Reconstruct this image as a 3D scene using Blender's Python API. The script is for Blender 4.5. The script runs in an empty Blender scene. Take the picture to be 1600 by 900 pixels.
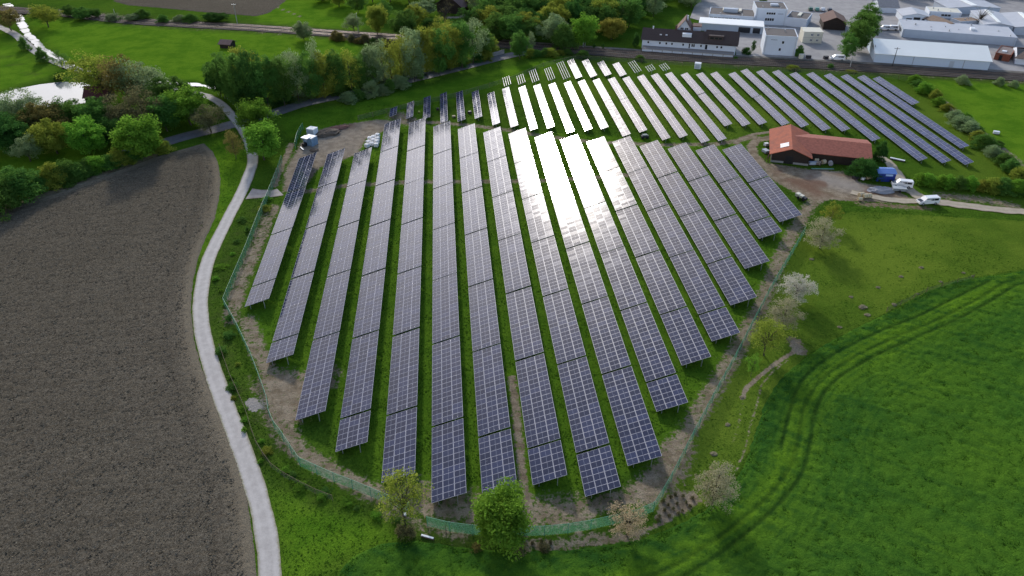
import bpy, math, random
import numpy as np
from mathutils import Vector, Matrix
R = math.radians
random.seed(7); RNG = np.random.default_rng(11)
sc = bpy.context.scene
COL = sc.collection
# ---------------------------------------------------------------- camera model
FPX = 1150.0; CH = 85.0
PITCH = math.atan(780/FPX); YAW = math.atan(120*math.cos(PITCH)/FPX)
FW = np.array([math.sin(YAW)*math.cos(PITCH), math.cos(YAW)*math.cos(PITCH), -math.sin(PITCH)])
RT = np.array([math.cos(YAW), -math.sin(YAW), 0.0]); UP = np.cross(RT, FW)
def ray(x, y): return FW*FPX+RT*(x-800)+UP*(450-y)
def gp(x, y, z=0.0):
    """survey helper: where the sight line of a measured point meets height z"""
    d = ray(x, y); t = (z-CH)/d[2]
    return float(d[0]*t), float(d[1]*t)
def hgt(x, yb, yt):
    bx, by = gp(x, yb); d = ray(x, yt)
    return float(CH+math.hypot(bx, by)/math.hypot(d[0], d[1])*d[2])
def mpp(y): return CH/(math.sin(PITCH)+(y-450)/FPX*math.cos(PITCH))/FPX
def W(pts, z=0.0): return np.array([gp(p[0], p[1], z) for p in pts])
# ---------------------------------------------------------------- noise
def _h(ix, iy, s):
    n = (ix.astype(np.int64)*374761393+iy.astype(np.int64)*668265263+s*1442695041) & 0xffffffff
    n = ((n ^ (n >> 13))*1274126177) & 0xffffffff
    return ((n ^ (n >> 16)) & 0xffff)/65535.0
def vn(x, y, s=0):
    xi = np.floor(x); yi = np.floor(y); fx = x-xi; fy = y-yi
    fx = fx*fx*(3-2*fx); fy = fy*fy*(3-2*fy)
    a = _h(xi, yi, s); b = _h(xi+1, yi, s); c = _h(xi, yi+1, s); d = _h(xi+1, yi+1, s)
    return (a*(1-fx)+b*fx)*(1-fy)+(c*(1-fx)+d*fx)*fy
def fbm(x, y, s=0, o=3):
    r = 0; a = .5; t = 0
    for k in range(o):
        r = r+a*vn(x*2**k, y*2**k, s+k); t += a; a *= .5
    return r/t
def sstep(a, b, x):
    t = np.clip((x-a)/(b-a), 0, 1); return t*t*(3-2*t)
def dline(X, Y, pts):
    D = np.full(X.shape, 1e9)
    for (ax, ay), (bx, by) in zip(pts[:-1], pts[1:]):
        dx, dy = bx-ax, by-ay; L = dx*dx+dy*dy+1e-9
        t = np.clip(((X-ax)*dx+(Y-ay)*dy)/L, 0, 1)
        D = np.minimum(D, (X-ax-t*dx)**2+(Y-ay-t*dy)**2)
    return np.sqrt(D)
def inpoly(X, Y, pts):
    c = np.zeros(X.shape, bool); n = len(pts)
    for i in range(n):
        x1, y1 = pts[i]; x2, y2 = pts[(i+1) % n]
        if y1 == y2: continue
        m = ((y1 > Y) != (y2 > Y)) & (X < (x2-x1)*(Y-y1)/(y2-y1)+x1)
        c ^= m
    return c
def sdist(X, Y, pts):
    pts = [tuple(p) for p in pts]
    d = dline(X, Y, pts+[pts[0]])
    return np.where(inpoly(X, Y, pts), d, -d)
def smooth(pts, step=1.2):
    """Catmull-Rom through the points, resampled"""
    P = [np.array(p, float) for p in pts]; P = [2*P[0]-P[1]]+P+[2*P[-1]-P[-2]]
    out = []
    for i in range(1, len(P)-2):
        n = max(2, int(np.linalg.norm(P[i+1]-P[i])/step))
        for k in range(n):
            t = k/n; a, b, c, d = P[i-1], P[i], P[i+1], P[i+2]
            out.append(.5*((2*b)+(-a+c)*t+(2*a-5*b+4*c-d)*t*t+(-a+3*b-3*c+d)*t**3))
    out.append(P[-2]); return np.array(out)
# ---------------------------------------------------------------- materials
MATS = {}
class NT:
    def __init__(s, m):
        m.use_nodes = True; s.t = m.node_tree; s.n = s.t.nodes; s.l = s.t.links
        s.n.clear(); s.out = s.n.new('ShaderNodeOutputMaterial')
    def new(s, ty, **kw):
        nd = s.n.new(ty)
        for k, v in kw.items(): setattr(nd, k, v)
        return nd
    def put(s, sock, v):
        if isinstance(v, bpy.types.NodeSocket): s.l.new(v, sock)
        elif isinstance(v, tuple) and len(v) == 3 and sock.type == 'RGBA': sock.default_value = (*v, 1)
        else: sock.default_value = v
    def math(s, op, a, b=0.0, c=None, clamp=False):
        nd = s.new('ShaderNodeMath', operation=op, use_clamp=clamp); s.put(nd.inputs[0], a); s.put(nd.inputs[1], b)
        if c is not None: s.put(nd.inputs[2], c)
        return nd.outputs[0]
    def mix(s, f, a, b, mode='MIX'):
        nd = s.new('ShaderNodeMix', data_type='RGBA', blend_type=mode)
        s.put(nd.inputs[0], f); s.put(nd.inputs[6], a); s.put(nd.inputs[7], b); return nd.outputs[2]
    def noise(s, scale, detail=3, rough=.55, co=None, vec=None):
        nd = s.new('ShaderNodeTexNoise'); nd.inputs['Scale'].default_value = scale
        nd.inputs['Detail'].default_value = detail; nd.inputs['Roughness'].default_value = rough
        s.l.new(co if co is not None else s.pos(), nd.inputs['Vector']); return nd.outputs['Fac']
    def pos(s):
        if not hasattr(s, '_p'): s._p = s.new('ShaderNodeNewGeometry').outputs['Position']
        return s._p
    def obj(s):
        if not hasattr(s, '_o'): s._o = s.new('ShaderNodeTexCoord').outputs['Object']
        return s._o
    def ramp(s, f, a, b):
        nd = s.new('ShaderNodeMapRange', interpolation_type='SMOOTHSTEP'); s.put(nd.inputs[0], f)
        nd.inputs[1].default_value = a; nd.inputs[2].default_value = b; return nd.outputs[0]
    def attr(s, name):
        return s.new('ShaderNodeAttribute', attribute_name=name).outputs['Fac']
    def scale(s, co, v):
        nd = s.new('ShaderNodeVectorMath', operation='MULTIPLY'); s.l.new(co, nd.inputs[0]); nd.inputs[1].default_value = v
        return nd.outputs[0]
    def bump(s, h, st=.5, dist=.1):
        nd = s.new('ShaderNodeBump'); nd.inputs['Strength'].default_value = st; nd.inputs['Distance'].default_value = dist
        s.l.new(h, nd.inputs['Height']); return nd.outputs[0]
    def bsdf(s, col, rough=.8, metal=0., spec=.3, normal=None, **kw):
        p = s.new('ShaderNodeBsdfPrincipled'); s.put(p.inputs['Base Color'], col); s.put(p.inputs['Roughness'], rough)
        s.put(p.inputs['Metallic'], metal); p.inputs['Specular IOR Level'].default_value = spec
        if normal is not None: s.l.new(normal, p.inputs['Normal'])
        for k, v in kw.items(): s.put(p.inputs[k], v)
        s.l.new(p.outputs[0], s.out.inputs[0]); return p
def newmat(name):
    m = bpy.data.materials.new(name); MATS[name] = m; return m, NT(m)
def plain(name, col, rough=.7, metal=0., spec=.4, var=.25, vs=1.5, dirt=0., bump=0.):
    m, t = newmat(name)
    n = t.noise(vs, 4, .6, t.obj()); n2 = t.noise(vs*7, 3, .6, t.obj())
    f = t.math('ADD', t.math('MULTIPLY', n, 1.4), t.math('MULTIPLY', n2, .6))
    f = t.math('ADD', t.math('MULTIPLY', t.math('SUBTRACT', f, 1.0), var*2), 1.0)
    sc_ = t.new('ShaderNodeVectorMath', operation='SCALE'); sc_.inputs[0].default_value = col; t.l.new(f, sc_.inputs[3])
    c = sc_.outputs[0]
    if dirt: c = t.mix(t.math('MULTIPLY', t.ramp(n, .5, .75), dirt), c, (.16, .13, .09))
    t.bsdf(c, rough, metal, spec, t.bump(n2, bump, .05) if bump else None)
    return m
# ---------------------------------------------------------------- mesh helpers
class MB:
    def __init__(s): s.v = []; s.f = []; s.m = []
    def add(s, vs, fs, mi=0):
        o = len(s.v); s.v += [tuple(map(float, v)) for v in vs]
        s.f += [tuple(i+o for i in f) for f in fs]; s.m += [mi]*len(fs)
    def box(s, x0, x1, y0, y1, z0, z1, mi=0, M=None):
        vs = [(x0, y0, z0), (x1, y0, z0), (x1, y1, z0), (x0, y1, z0), (x0, y0, z1), (x1, y0, z1), (x1, y1, z1), (x0, y1, z1)]
        if M is not None: vs = [tuple(M @ Vector(v)) for v in vs]
        s.add(vs, [(3, 2, 1, 0), (4, 5, 6, 7), (0, 1, 5, 4), (1, 2, 6, 5), (2, 3, 7, 6), (3, 0, 4, 7)], mi)
    def tube(s, a, b, ra, rb=None, n=6, mi=0, cap=True):
        a = Vector(a); b = Vector(b); rb = ra if rb is None else rb
        d = (b-a).normalized(); u = d.orthogonal().normalized(); w = d.cross(u)
        vs = []
        for p, r in ((a, ra), (b, rb)):
            for k in range(n):
                t = 2*math.pi*k/n; vs.append(p+u*(math.cos(t)*r)+w*(math.sin(t)*r))
        fs = [(k, (k+1) % n, n+(k+1) % n, n+k) for k in range(n)]
        if cap: fs += [tuple(range(n-1, -1, -1)), tuple(range(n, 2*n))]
        s.add(vs, fs, mi)
    def prism(s, prof, y0, y1, mi=0):
        """profile of (x,z) extruded along y"""
        n = len(prof); vs = [(p[0], y0, p[1]) for p in prof]+[(p[0], y1, p[1]) for p in prof]
        fs = [(k, (k+1) % n, n+(k+1) % n, n+k) for k in range(n)]+[tuple(range(n-1, -1, -1)), tuple(range(n, 2*n))]
        s.add(vs, fs, mi)
    def build(s, name, mats, parent=None, smooth=False, loc=None):
        me = bpy.data.meshes.new(name); me.from_pydata(s.v, [], s.f)
        for m in (mats if isinstance(mats, (list, tuple)) else [mats]): me.materials.append(m)
        if s.m and max(s.m) > 0: me.polygons.foreach_set('material_index', s.m)
        if smooth: me.polygons.foreach_set('use_smooth', [True]*len(s.f))
        me.update(); return link(name, me, parent, loc)
def link(name, me, parent=None, loc=None):
    o = bpy.data.objects.new(name, me); COL.objects.link(o)
    if parent: o.parent = parent
    if loc is not None: o.location = loc
    return o
def tag(o, label=None, cat=None, group=None, kind=None):
    if label: o['label'] = label
    if cat: o['category'] = cat
    if group: o['group'] = group
    if kind: o['kind'] = kind
    return o
def thing(name, label, cat, loc=(0, 0, 0), rz=0., group=None):
    o = bpy.data.objects.new(name, None); COL.objects.link(o); o.empty_display_size = .5
    o.location = loc if len(loc) == 3 else (*loc, 0.); o.rotation_euler = (0, 0, rz)
    return tag(o, label, cat, group)
def kids(o): return [c for c in COL.objects if c.parent == o]
def copy_thing(o, tree, loc, rz=0., scale=None, label=None, group=None):
    """tree: [(part,[subparts])] of the source"""
    r = o.copy(); COL.objects.link(r); r.location = loc if len(loc) == 3 else (*loc, 0.); r.rotation_euler = (0, 0, rz)
    if scale is not None: r.scale = scale
    if label: r['label'] = label
    if group: r['group'] = group
    for p, subs in tree:
        c = p.copy(); COL.objects.link(c); c.parent = r
        for q in subs:
            d = q.copy(); COL.objects.link(d); d.parent = c
    return r
def treeof(o): return [(c, list(c.children)) for c in o.children]
def gridmesh(name, xs, ys, Z, mats, attrs, keep=None, smooth=True):
    nx, ny = len(xs), len(ys)
    X, Y = np.meshgrid(xs, ys)
    co = np.stack([X.ravel(), Y.ravel(), Z.ravel()], 1).astype(np.float32)
    i = np.arange(nx-1)[None, :]+np.arange(ny-1)[:, None]*nx
    F = np.stack([i, i+1, i+1+nx, i+nx], -1).reshape(-1, 4)
    if keep is not None:
        k = keep.ravel(); F = F[k[F].any(1)]
        used = np.zeros(len(co), bool); used[F.ravel()] = True
        idx = np.cumsum(used)-1; F = idx[F]; co = co[used]; attrs = {a: v.ravel()[used] for a, v in attrs.items()}
    me = bpy.data.meshes.new(name)
    me.vertices.add(len(co)); me.vertices.foreach_set('co', co.ravel())
    me.loops.add(F.size); me.loops.foreach_set('vertex_index', F.ravel().astype(np.int32))
    me.polygons.add(len(F)); me.polygons.foreach_set('loop_start', np.arange(0, F.size, 4, dtype=np.int32))
    me.update(calc_edges=True)
    if smooth: me.polygons.foreach_set('use_smooth', np.ones(len(F), bool))
    for a, v in attrs.items():
        at = me.attributes.new(a, 'FLOAT', 'POINT'); at.data.foreach_set('value', np.ascontiguousarray(v.ravel(), dtype=np.float32))
    me.materials.append(mats); me.validate()
    return tag(link(name, me), kind='structure')
def patch(name, poly, step, mat, top=.06, disp=None, attrs=None, wob=.35, slope=.5):
    """a sheet of its own with a ragged rim that dips under the ground"""
    poly = np.array(poly); x0, y0 = poly.min(0)-1.5; x1, y1 = poly.max(0)+1.5
    xs = np.arange(x0, x1, step); ys = np.arange(y0, y1, step); X, Y = np.meshgrid(xs, ys)
    sd = sdist(X, Y, poly)+(fbm(X*.9, Y*.9, 31)-.5)*2*wob
    e = np.clip(sd*slope+.0, -.3, top); inn = np.clip(sd/1.2, 0, 1)
    Z = e+(disp(X, Y, sd)*inn if disp else 0)
    A = attrs(X, Y, sd) if attrs else {}
    return gridmesh(name, xs, ys, Z, mat, A, keep=sd > -.5)
def ribbon(name, pts, width, z, mat, jit=.08, step=1.0, kind='structure', thick=0., cross=1, closed_sides=False):
    P = smooth(pts, step); n = len(P); T = np.gradient(P, axis=0); T /= np.linalg.norm(T, axis=1)[:, None]
    N = np.stack([-T[:, 1], T[:, 0]], 1); ks = np.arange(n)*step
    w = np.full(n, width) if np.isscalar(width) else np.interp(np.linspace(0, 1, n), np.linspace(0, 1, len(width)), width)
    l = w/2+(fbm(ks*.6, ks*0, 5)-.5)*2*jit*2; r = w/2+(fbm(ks*.6, ks*0+9, 8)-.5)*2*jit*2
    s = [];
    cols = np.linspace(-1, 1, cross+1)
    for i in range(n):
        for c in cols:
            q = P[i]+N[i]*(c*(l[i] if c > 0 else r[i])); s.append((q[0], q[1], z))
    m = cross+1; F = [(i*m+k, (i+1)*m+k, (i+1)*m+k+1, i*m+k+1) for i in range(n-1) for k in range(cross)]
    F = [tuple(reversed(f)) for f in F]
    mb = MB(); mb.add(s, F)
    if thick:
        vs = [];
        for i in range(n):
            vs += [s[i*m], (s[i*m][0], s[i*m][1], z-thick), s[i*m+m-1], (s[i*m+m-1][0], s[i*m+m-1][1], z-thick)]
        F = []
        for i in range(n-1):
            a = i*4; F += [(a, a+4, a+5, a+1), (a+2, a+3, a+7, a+6)]
        mb.add(vs, F)
    o = mb.build(name, mat)
    at = o.data.attributes.new('across', 'FLOAT', 'POINT')
    vals = list(np.tile(cols, n))+[1.0]*(len(o.data.vertices)-n*m); at.data.foreach_set('value', vals)
    if kind: tag(o, kind=kind)
    return o
# ================================================================ SETTING
def green(t, dark=(.034, .082, .010), mid=(.066, .145, .015), light=(.110, .200, .020)):
    a = t.ramp(t.noise(.035, 4, .6), .35, .65); b = t.ramp(t.noise(.45, 5, .65), .3, .7)
    c = t.ramp(t.noise(2.2, 5, .75), .38, .62)
    g = t.mix(b, dark, mid); g = t.mix(t.math('MULTIPLY', a, .65), g, light)
    return t.mix(c, t.mix(.40, g, (.016, .042, .006)), t.mix(.35, g, light)), a, b, c
def grass_material():
    m, t = newmat('grass'); g, a, b, c = green(t)
    fine = t.noise(9, 3, .7)
    dry = t.attr('dry'); lush = t.attr('lush')
    g = t.mix(t.math('MULTIPLY', dry, t.math('ADD', .5, t.math('MULTIPLY', a, .4))), g, t.mix(t.math('MULTIPLY', b, .35), (.165, .235, .028), (.115, .175, .020)))
    g = t.mix(t.math('MULTIPLY', lush, .8), g, t.mix(t.ramp(t.noise(.12, 5, .7), .35, .62), (.080, .190, .012), (.140, .270, .018)))
    sh = t.attr('weed'); g = t.mix(t.math('MULTIPLY', sh, t.math('ADD', .2, t.math('MULTIPLY', b, .6))), g, (.055, .06, .024))
    g = t.mix(t.ramp(fine, .35, .75), g, t.mix(.6, g, (.018, .05, .003)))
    # bare soil worn through the turf
    d = t.math('ADD', t.attr('dirt'), t.math('MULTIPLY', t.math('SUBTRACT', t.noise(1.3, 5, .7), .5), 1.5))
    dm = t.ramp(d, .36, .62)
    s1 = t.mix(t.ramp(t.noise(.5, 4, .6), .35, .65), (.22, .175, .12), (.36, .30, .22))
    s1 = t.mix(t.ramp(t.noise(5, 4, .7), .3, .7), t.mix(.45, s1, (.08, .06, .04)), s1)
    s1 = t.mix(t.attr('gravel'), s1, (.32, .30, .28))
    s1 = t.mix(t.attr('reddish'), s1, (.17, .10, .07))
    col = t.mix(dm, g, s1)
    h = t.math('ADD', t.math('MULTIPLY', t.noise(2.6, 5, .75), .9), t.math('MULTIPLY', t.noise(.5, 3, .6), .5))
    t.bsdf(col, .95, 0, .0, t.bump(h, .9, .30)); return m
def crop_material():
    m, t = newmat('young_cereal_crop')
    a = t.ramp(t.noise(.045, 4, .6), .35, .65); b = t.ramp(t.noise(.6, 5, .65), .3, .7); c = t.ramp(t.noise(3.4, 5, .85), .42, .60)
    g = t.mix(b, (.038, .108, .014), (.068, .158, .018)); g = t.mix(t.math('MULTIPLY', a, .5), g, (.102, .205, .016))
    g = t.mix(t.math('MULTIPLY', t.attr('bright'), t.math('ADD', .55, t.math('MULTIPLY', b, .45))), g, (.115, .225, .015))
    g = t.mix(t.attr('dark'), g, (.026, .080, .014))
    g = t.mix(t.math('MULTIPLY', c, .7), g, t.mix(.45, g, (.008, .045, .006)))
    g = t.mix(t.math('MULTIPLY', t.attr('track'), .7), g, (.012, .035, .008))
    g = t.mix(t.attr('bare'), g, (.16, .13, .08))
    h = t.math('ADD', t.math('MULTIPLY', t.noise(3.0, 5, .75), .9), t.math('MULTIPLY', t.noise(.8, 3, .6), .5))
    t.bsdf(g, .95, 0, .0, t.bump(h, .8, .30)); return m
def plough_material():
    m, t = newmat('ploughed_soil')
    a = t.ramp(t.noise(.03, 5, .6), .3, .7); b = t.ramp(t.noise(1.6, 5, .7), .35, .65); c = t.ramp(t.noise(4.5, 4, .75), .35, .65)
    s = t.mix(a, (.126, .110, .082), (.162, .142, .108)); s = t.mix(t.math('MULTIPLY', b, .6), s, (.215, .190, .148))
    s = t.mix(t.math('MULTIPLY', c, .85), s, (.046, .038, .027))
    mp = t.new('ShaderNodeMapping'); mp.inputs['Rotation'].default_value = (0, 0, R(-32)); mp.inputs['Scale'].default_value = (.035, 1.1, 1); t.l.new(t.pos(), mp.inputs[0])
    ln = t.ramp(t.noise(1.0, 3, .6, mp.outputs[0]), .42, .66); s = t.mix(t.math('MULTIPLY', ln, .22), s, (.062, .051, .036))
    s = t.mix(t.math('MULTIPLY', t.attr('rim'), .7), s, (.23, .195, .14))
    h = t.math('ADD', t.noise(2.4, 5, .8), t.math('MULTIPLY', t.noise(7, 3, .7), .4))
    t.bsdf(s, .98, 0, .0, t.bump(h, .9, .22)); return m
def road_material(name, c0, c1, edge=None, vs=.8):
    m, t = newmat(name)
    n = t.noise(vs, 5, .65); f = t.noise(9, 3, .6)
    c = t.mix(t.ramp(n, .3, .7), c0, c1); c = t.mix(t.math('MULTIPLY', t.ramp(f, .4, .75), .35), c, tuple(x*.7 for x in c0))
    if edge:
        ac = t.math('ABSOLUTE', t.attr('across')); rut = t.math('MULTIPLY', t.math('SUBTRACT', 1.0, t.ramp(t.math('ABSOLUTE', t.math('SUBTRACT', ac, .5)), .05, .3)), .22); c = t.mix(rut, c, tuple(min(1, x*1.25) for x in c1))
        c = t.mix(t.math('MULTIPLY', t.ramp(t.noise(.22, 4, .7), .5, .72), .3), c, tuple(x*.72 for x in c0))
        a = t.math('ABSOLUTE', t.attr('across')); a = t.math('ADD', a, t.math('MULTIPLY', t.math('SUBTRACT', t.noise(1.4, 4, .7), .5), .5))
        c = t.mix(t.ramp(a, .72, 1.05), c, edge)
    t.bsdf(c, .85, 0, .25, t.bump(f, .25, .03)); return m

# --- surveyed outlines (photo pixels -> ground)
plough = W([(318, 224), (331, 236), (340, 254), (344, 280), (342, 306), (335, 340), (320, 373), (308, 405), (300, 440), (297, 480), (302, 530),
            (314, 575), (331, 620), (349, 665), (367, 710), (380, 750), (389, 800), (395, 850), (399, 900), (402, 970), (-260, 970), (-200, 372),
            (-60, 342), (0, 328), (60, 310), (120, 292), (180, 268), (240, 246)])
crop = W([(1800, 395), (1600, 424), (1500, 438), (1445, 458), (1400, 483), (1350, 508), (1300, 533), (1258, 560), (1228, 585), (1208, 610), (1193, 642),
          (1178, 690), (1160, 735), (1138, 768), (1100, 800), (1050, 826), (1000, 843), (930, 856), (860, 862), (790, 863), (720, 856), (650, 845),
          (590, 852), (550, 872), (520, 910), (505, 1000), (1950, 1000), (1950, 600)])
path_px = [(326, 151), (345, 162), (362, 180), (377, 200), (389, 222), (395, 250), (388, 275), (375, 305), (358, 338), (341, 372), (326, 405),
           (317, 440), (313, 480), (318, 525), (330, 570), (347, 620), (370, 680), (388, 730), (404, 780), (415, 830), (420, 870), (422, 900), (424, 990)]
pathW = W(path_px)
rail_px = [(-400, -25), (-150, 3), (27, 16), (100, 21), (200, 32), (300, 38.5), (400, 44), (560, 55), (760, 68), (900, 79), (1100, 92), (1300, 103), (1500, 115), (1600, 121), (1900, 140)]
railW = W(rail_px)
stream_px = [(10, 5), (28, 25), (36, 40), (44, 55), (58, 68), (72, 80), (90, 93), (115, 106), (150, 116), (200, 122), (262, 128), (300, 131), (335, 135), (360, 139)]
streamW = W(stream_px)
pond = W([(-120, 165), (-60, 160), (-10, 150), (25, 139), (60, 132), (95, 128), (125, 129), (152, 138), (156, 148), (138, 158), (90, 167), (30, 172), (-40, 180), (-140, 190)])
def track(px, w, soft, X, Y, m=None):
    d = dline(X, Y, W(px)); return 1-sstep(w*.5-soft, w*.5+soft, d)
def ground_attrs(X, Y):
    sel = (X > -260) & (X < 300) & (Y > 30) & (Y < 480)
    x = X[sel]; y = Y[sel]; n1 = fbm(x*.12, y*.12, 3); n2 = fbm(x*.5, y*.5, 4)
    dirt = np.zeros_like(x); dry = np.zeros_like(x); lush = np.zeros_like(x); grav = np.zeros_like(x); red = np.zeros_like(x); weed = np.zeros_like(x)
    T = lambda px, w, s: track(px, w, s, x, y)
    mx = lambda a, b: np.maximum(a, b)
    # ring track inside the fence
    dirt = mx(dirt, .62*T([(388, 500), (402, 545), (425, 590), (440, 620), (438, 655), (462, 700), (520, 738), (580, 768), (640, 788), (700, 797), (780, 800), (860, 800), (925, 793), (985, 775), (1035, 738), (1065, 690), (1098, 635), (1130, 585), (1158, 535), (1190, 475), (1216, 410), (1238, 365), (1262, 325), (1290, 300)], 4.0, 1.6))
    dirt = mx(dirt, .75*T([(430, 600), (470, 610), (500, 590)], 8, 3)*(n2+.45))
    dirt = mx(dirt, .7*T([(450, 640), (440, 600)], 9, 3))
    dirt = mx(dirt, .7*T([(800, 590), (806, 640), (812, 700), (818, 760), (826, 800)], 1.7, .6))
    dirt = mx(dirt, .7*T([(1010, 770), (1045, 735), (1060, 700)], 6, 2.5))
    dirt = mx(dirt, .55*T([(640, 770), (760, 800), (900, 800)], 8, 3))
    # faint cross tracks between the row ends
    dirt = mx(dirt, .60*T([(470, 300), (540, 290), (620, 285), (720, 283), (820, 283), (930, 277), (1000, 272)], 3.2, 1.3))
    dirt = mx(dirt, .62*T([(600, 190), (680, 191), (740, 196), (800, 204), (860, 214), (930, 222), (1040, 226), (1120, 225), (1180, 214)], 3.2, 1.2))
    dirt = mx(dirt, .62*T([(620, 180), (640, 190)], 8, 3))
    # building site upper left
    yard = inpoly(x, y, W([(470, 262), (462, 235), (478, 208), (520, 196), (590, 186), (622, 188), (610, 205), (575, 212), (565, 240), (540, 258), (505, 268)]))
    ys = sdist(x, y, W([(440, 300), (445, 265), (462, 235), (478, 208), (520, 196), (590, 186), (625, 188), (600, 205), (575, 215), (560, 240), (535, 250), (500, 262), (470, 300)]))
    dirt = mx(dirt, sstep(-2, 2, ys)*.85); grav = mx(grav, sstep(-1, 2, ys)*.25*n1*1.6)
    red = mx(red, .7*T([(528, 199), (545, 196)], 4, 2))
    # barn yard
    yb = sdist(x, y, W([(1195, 268), (1200, 254), (1262, 264), (1325, 268), (1345, 285), (1390, 292), (1425, 310), (1400, 316), (1330, 314), (1300, 312), (1275, 316), (1240, 300), (1205, 280)]))
    dirt = mx(dirt, sstep(-1.5, 1.5, yb)*.9)
    red = mx(red, sstep(0, 5, yb)*sstep(.45, .62, n1)*.8)
    grav = mx(grav, .6*T([(1290, 280), (1330, 290)], 8, 4))
    dirt = mx(dirt, .6*T([(1345, 318), (1450, 325)], 3.5, 2)); red = mx(red, .6*T([(1345, 318), (1450, 325)], 3, 2))
    # loop track by the barn
    dirt = mx(dirt, .85*T([(1210, 205), (1180, 209), (1158, 216), (1150, 224)], 1.6, .5))
    dirt = mx(dirt, .8*T([(1206, 214), (1182, 219), (1174, 228), (1178, 242), (1192, 256), (1215, 275), (1240, 292), (1280, 308)], 3.0, 1.0))
    dirt = mx(dirt, .6*T([(1470, 305), (1540, 312), (1585, 322)], 5, 2.5))
    # farm tracks
    # gate spur and the bank between path and fence
    bank = T([(425, 325), (404, 375), (385, 420), (368, 462), (360, 500)], 4.2, 1.5)
    dirt = mx(dirt, bank*(.35+.5*n2)); weed = mx(weed, bank*.8)
    dirt = mx(dirt, .5*T([(390, 590), (412, 630), (425, 665), (445, 705)], 2.6, 1.0)*(n2+.4))
    dirt = mx(dirt, .75*T([(455, 225), (448, 245), (436, 265), (428, 290)], 2.2, 1.0))
    # weeds between the path and the fence
    weed = mx(weed, T([(412, 305), (392, 335), (372, 370), (352, 410), (343, 450), (340, 500), (350, 550), (365, 590), (385, 640), (400, 685), (430, 735), (500, 775), (560, 795), (620, 812), (700, 835), (800, 845)], 4.5, 2.0)*(n2+.2))
    # margin outside the fence and the worn footpath
    dirt = mx(dirt, .95*T([(1248, 535), (1240, 550), (1218, 563), (1198, 578), (1178, 595), (1165, 608), (1160, 622)], .8, .5))
    dirt = mx(dirt, .7*T([(1240, 532), (1250, 548)], 3, 1.2))
    dirt = mx(dirt, .62*T([(1232, 562), (1208, 580), (1190, 600), (1183, 630), (1172, 665), (1165, 700), (1150, 735)], .5, .35))
    dirt = mx(dirt, .5*T([(1160, 625), (1155, 660), (1145, 690)], .5, .35))
    dirt = mx(dirt, .75*T([(1045, 812), (1000, 832), (940, 848), (880, 852)], .8, .4)+0)
    pl = sdist(x, y, W([(1022, 812), (1030, 785), (1052, 765), (1085, 768), (1098, 782), (1075, 800), (1040, 815)]))
    dirt = mx(dirt, sstep(-1, 1, pl)*.85)
    dirt = mx(dirt, .55*T([(905, 838), (975, 842), (1000, 835)], 3, 1.5)); dirt = mx(dirt, .6*T([(826, 850), (890, 852)], 2.6, 1.2))
    dirt = mx(dirt, .5*T([(600, 800), (640, 815), (720, 838)], 3, 1.5))
    dirt = mx(dirt, .9*T([(392, 628), (398, 636)], 2.2, .7)); grav = mx(grav, 1.0*T([(390, 628), (400, 636)], 3.0, .7))
    dirt = mx(dirt, .8*T([(690, 28), (722, 26), (735, 14)], 3, 1.5)); dirt = mx(dirt, .65*T([(360, -10), (410, 0), (440, 14), (470, 26)], 2, 1)); grav = mx(grav, .6*T([(690, 30), (725, 24)], 4, 1))
    # hedge foot beside the plough
    dirt = mx(dirt, .75*T([(-20, 330), (60, 307), (120, 289), (180, 264), (240, 242)], 3.2, 1.2))
    # right hand strip track
    dirt = mx(dirt, .65*T([(1465, 150), (1500, 178), (1540, 212), (1600, 258), (1660, 300)], 2.6, 1.0))
    # railway verges
    dl = dline(x, y, railW); weed = mx(weed, (1-sstep(7, 10, dl))*.9)
    dirt = mx(dirt, (1-sstep(6.5, 8.5, dl))*.45*n2*1.5)
    # drier pasture right
    pas = inpoly(x, y, W([(1255, 370), (1330, 330), (1600, 345), (1700, 360), (1600, 420), (1500, 436), (1400, 480), (1258, 555), (1160, 720), (1100, 790), (1020, 800), (1150, 560)]))
    dry = mx(dry, pas*(.55+.45*sstep(.35, .6, n1)))
    dry = mx(dry, .8*T([(930, 150), (1100, 190), (1200, 180), (1440, 160), (1500, 230), (1560, 260)], 26, 12)*.8)
    dry = mx(dry, .8*T([(500, 885), (560, 890)], 7, 4)*n2)
    dry = mx(dry, T([(620, 165), (760, 130), (900, 100), (1100, 100)], 8, 5)*.35)
    tire = np.sin(y*2.2+x*.6+n1*8)*.5+.5
    dry = mx(dry, inpoly(x, y, W([(430, 740), (620, 810), (700, 840), (560, 860), (440, 900)]))*tire*.30)
    # bright meadows
    for q in ([(432, 720), (520, 760), (640, 815), (600, 850), (520, 880), (440, 960)], [(40, 22), (420, 50), (560, 62), (560, 85), (400, 130), (240, 125), (110, 100), (60, 60)], [(-40, 55), (0, 52), (40, 90), (85, 115), (0, 140), (-60, 150)],
              [(400, -5), (600, -5), (560, 50), (400, 38)], [(318, 224), (350, 215), (388, 240), (385, 270), (330, 400), (310, 400), (344, 300)],
              [(430, 185), (600, 150), (860, 90), (900, 95), (600, 200), (450, 215)], [(1450, 125), (1800, 140), (1800, 400), (1560, 235)]):
        s = sdist(x, y, W(q)); lush = mx(lush, sstep(-3, 3, s))
    s = sdist(x, y, W([(0, 245), (60, 235), (140, 225), (160, 262), (60, 292), (-60, 300)])); lush = mx(lush, .8*sstep(-3, 3, s))
    # lush grass between panel rows
    s = sdist(x, y, W([(470, 250), (600, 190), (1160, 225), (1250, 345), (1030, 730), (800, 790), (600, 770), (370, 480)])); lush = mx(lush, .6*sstep(-1, 1, s))
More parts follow.
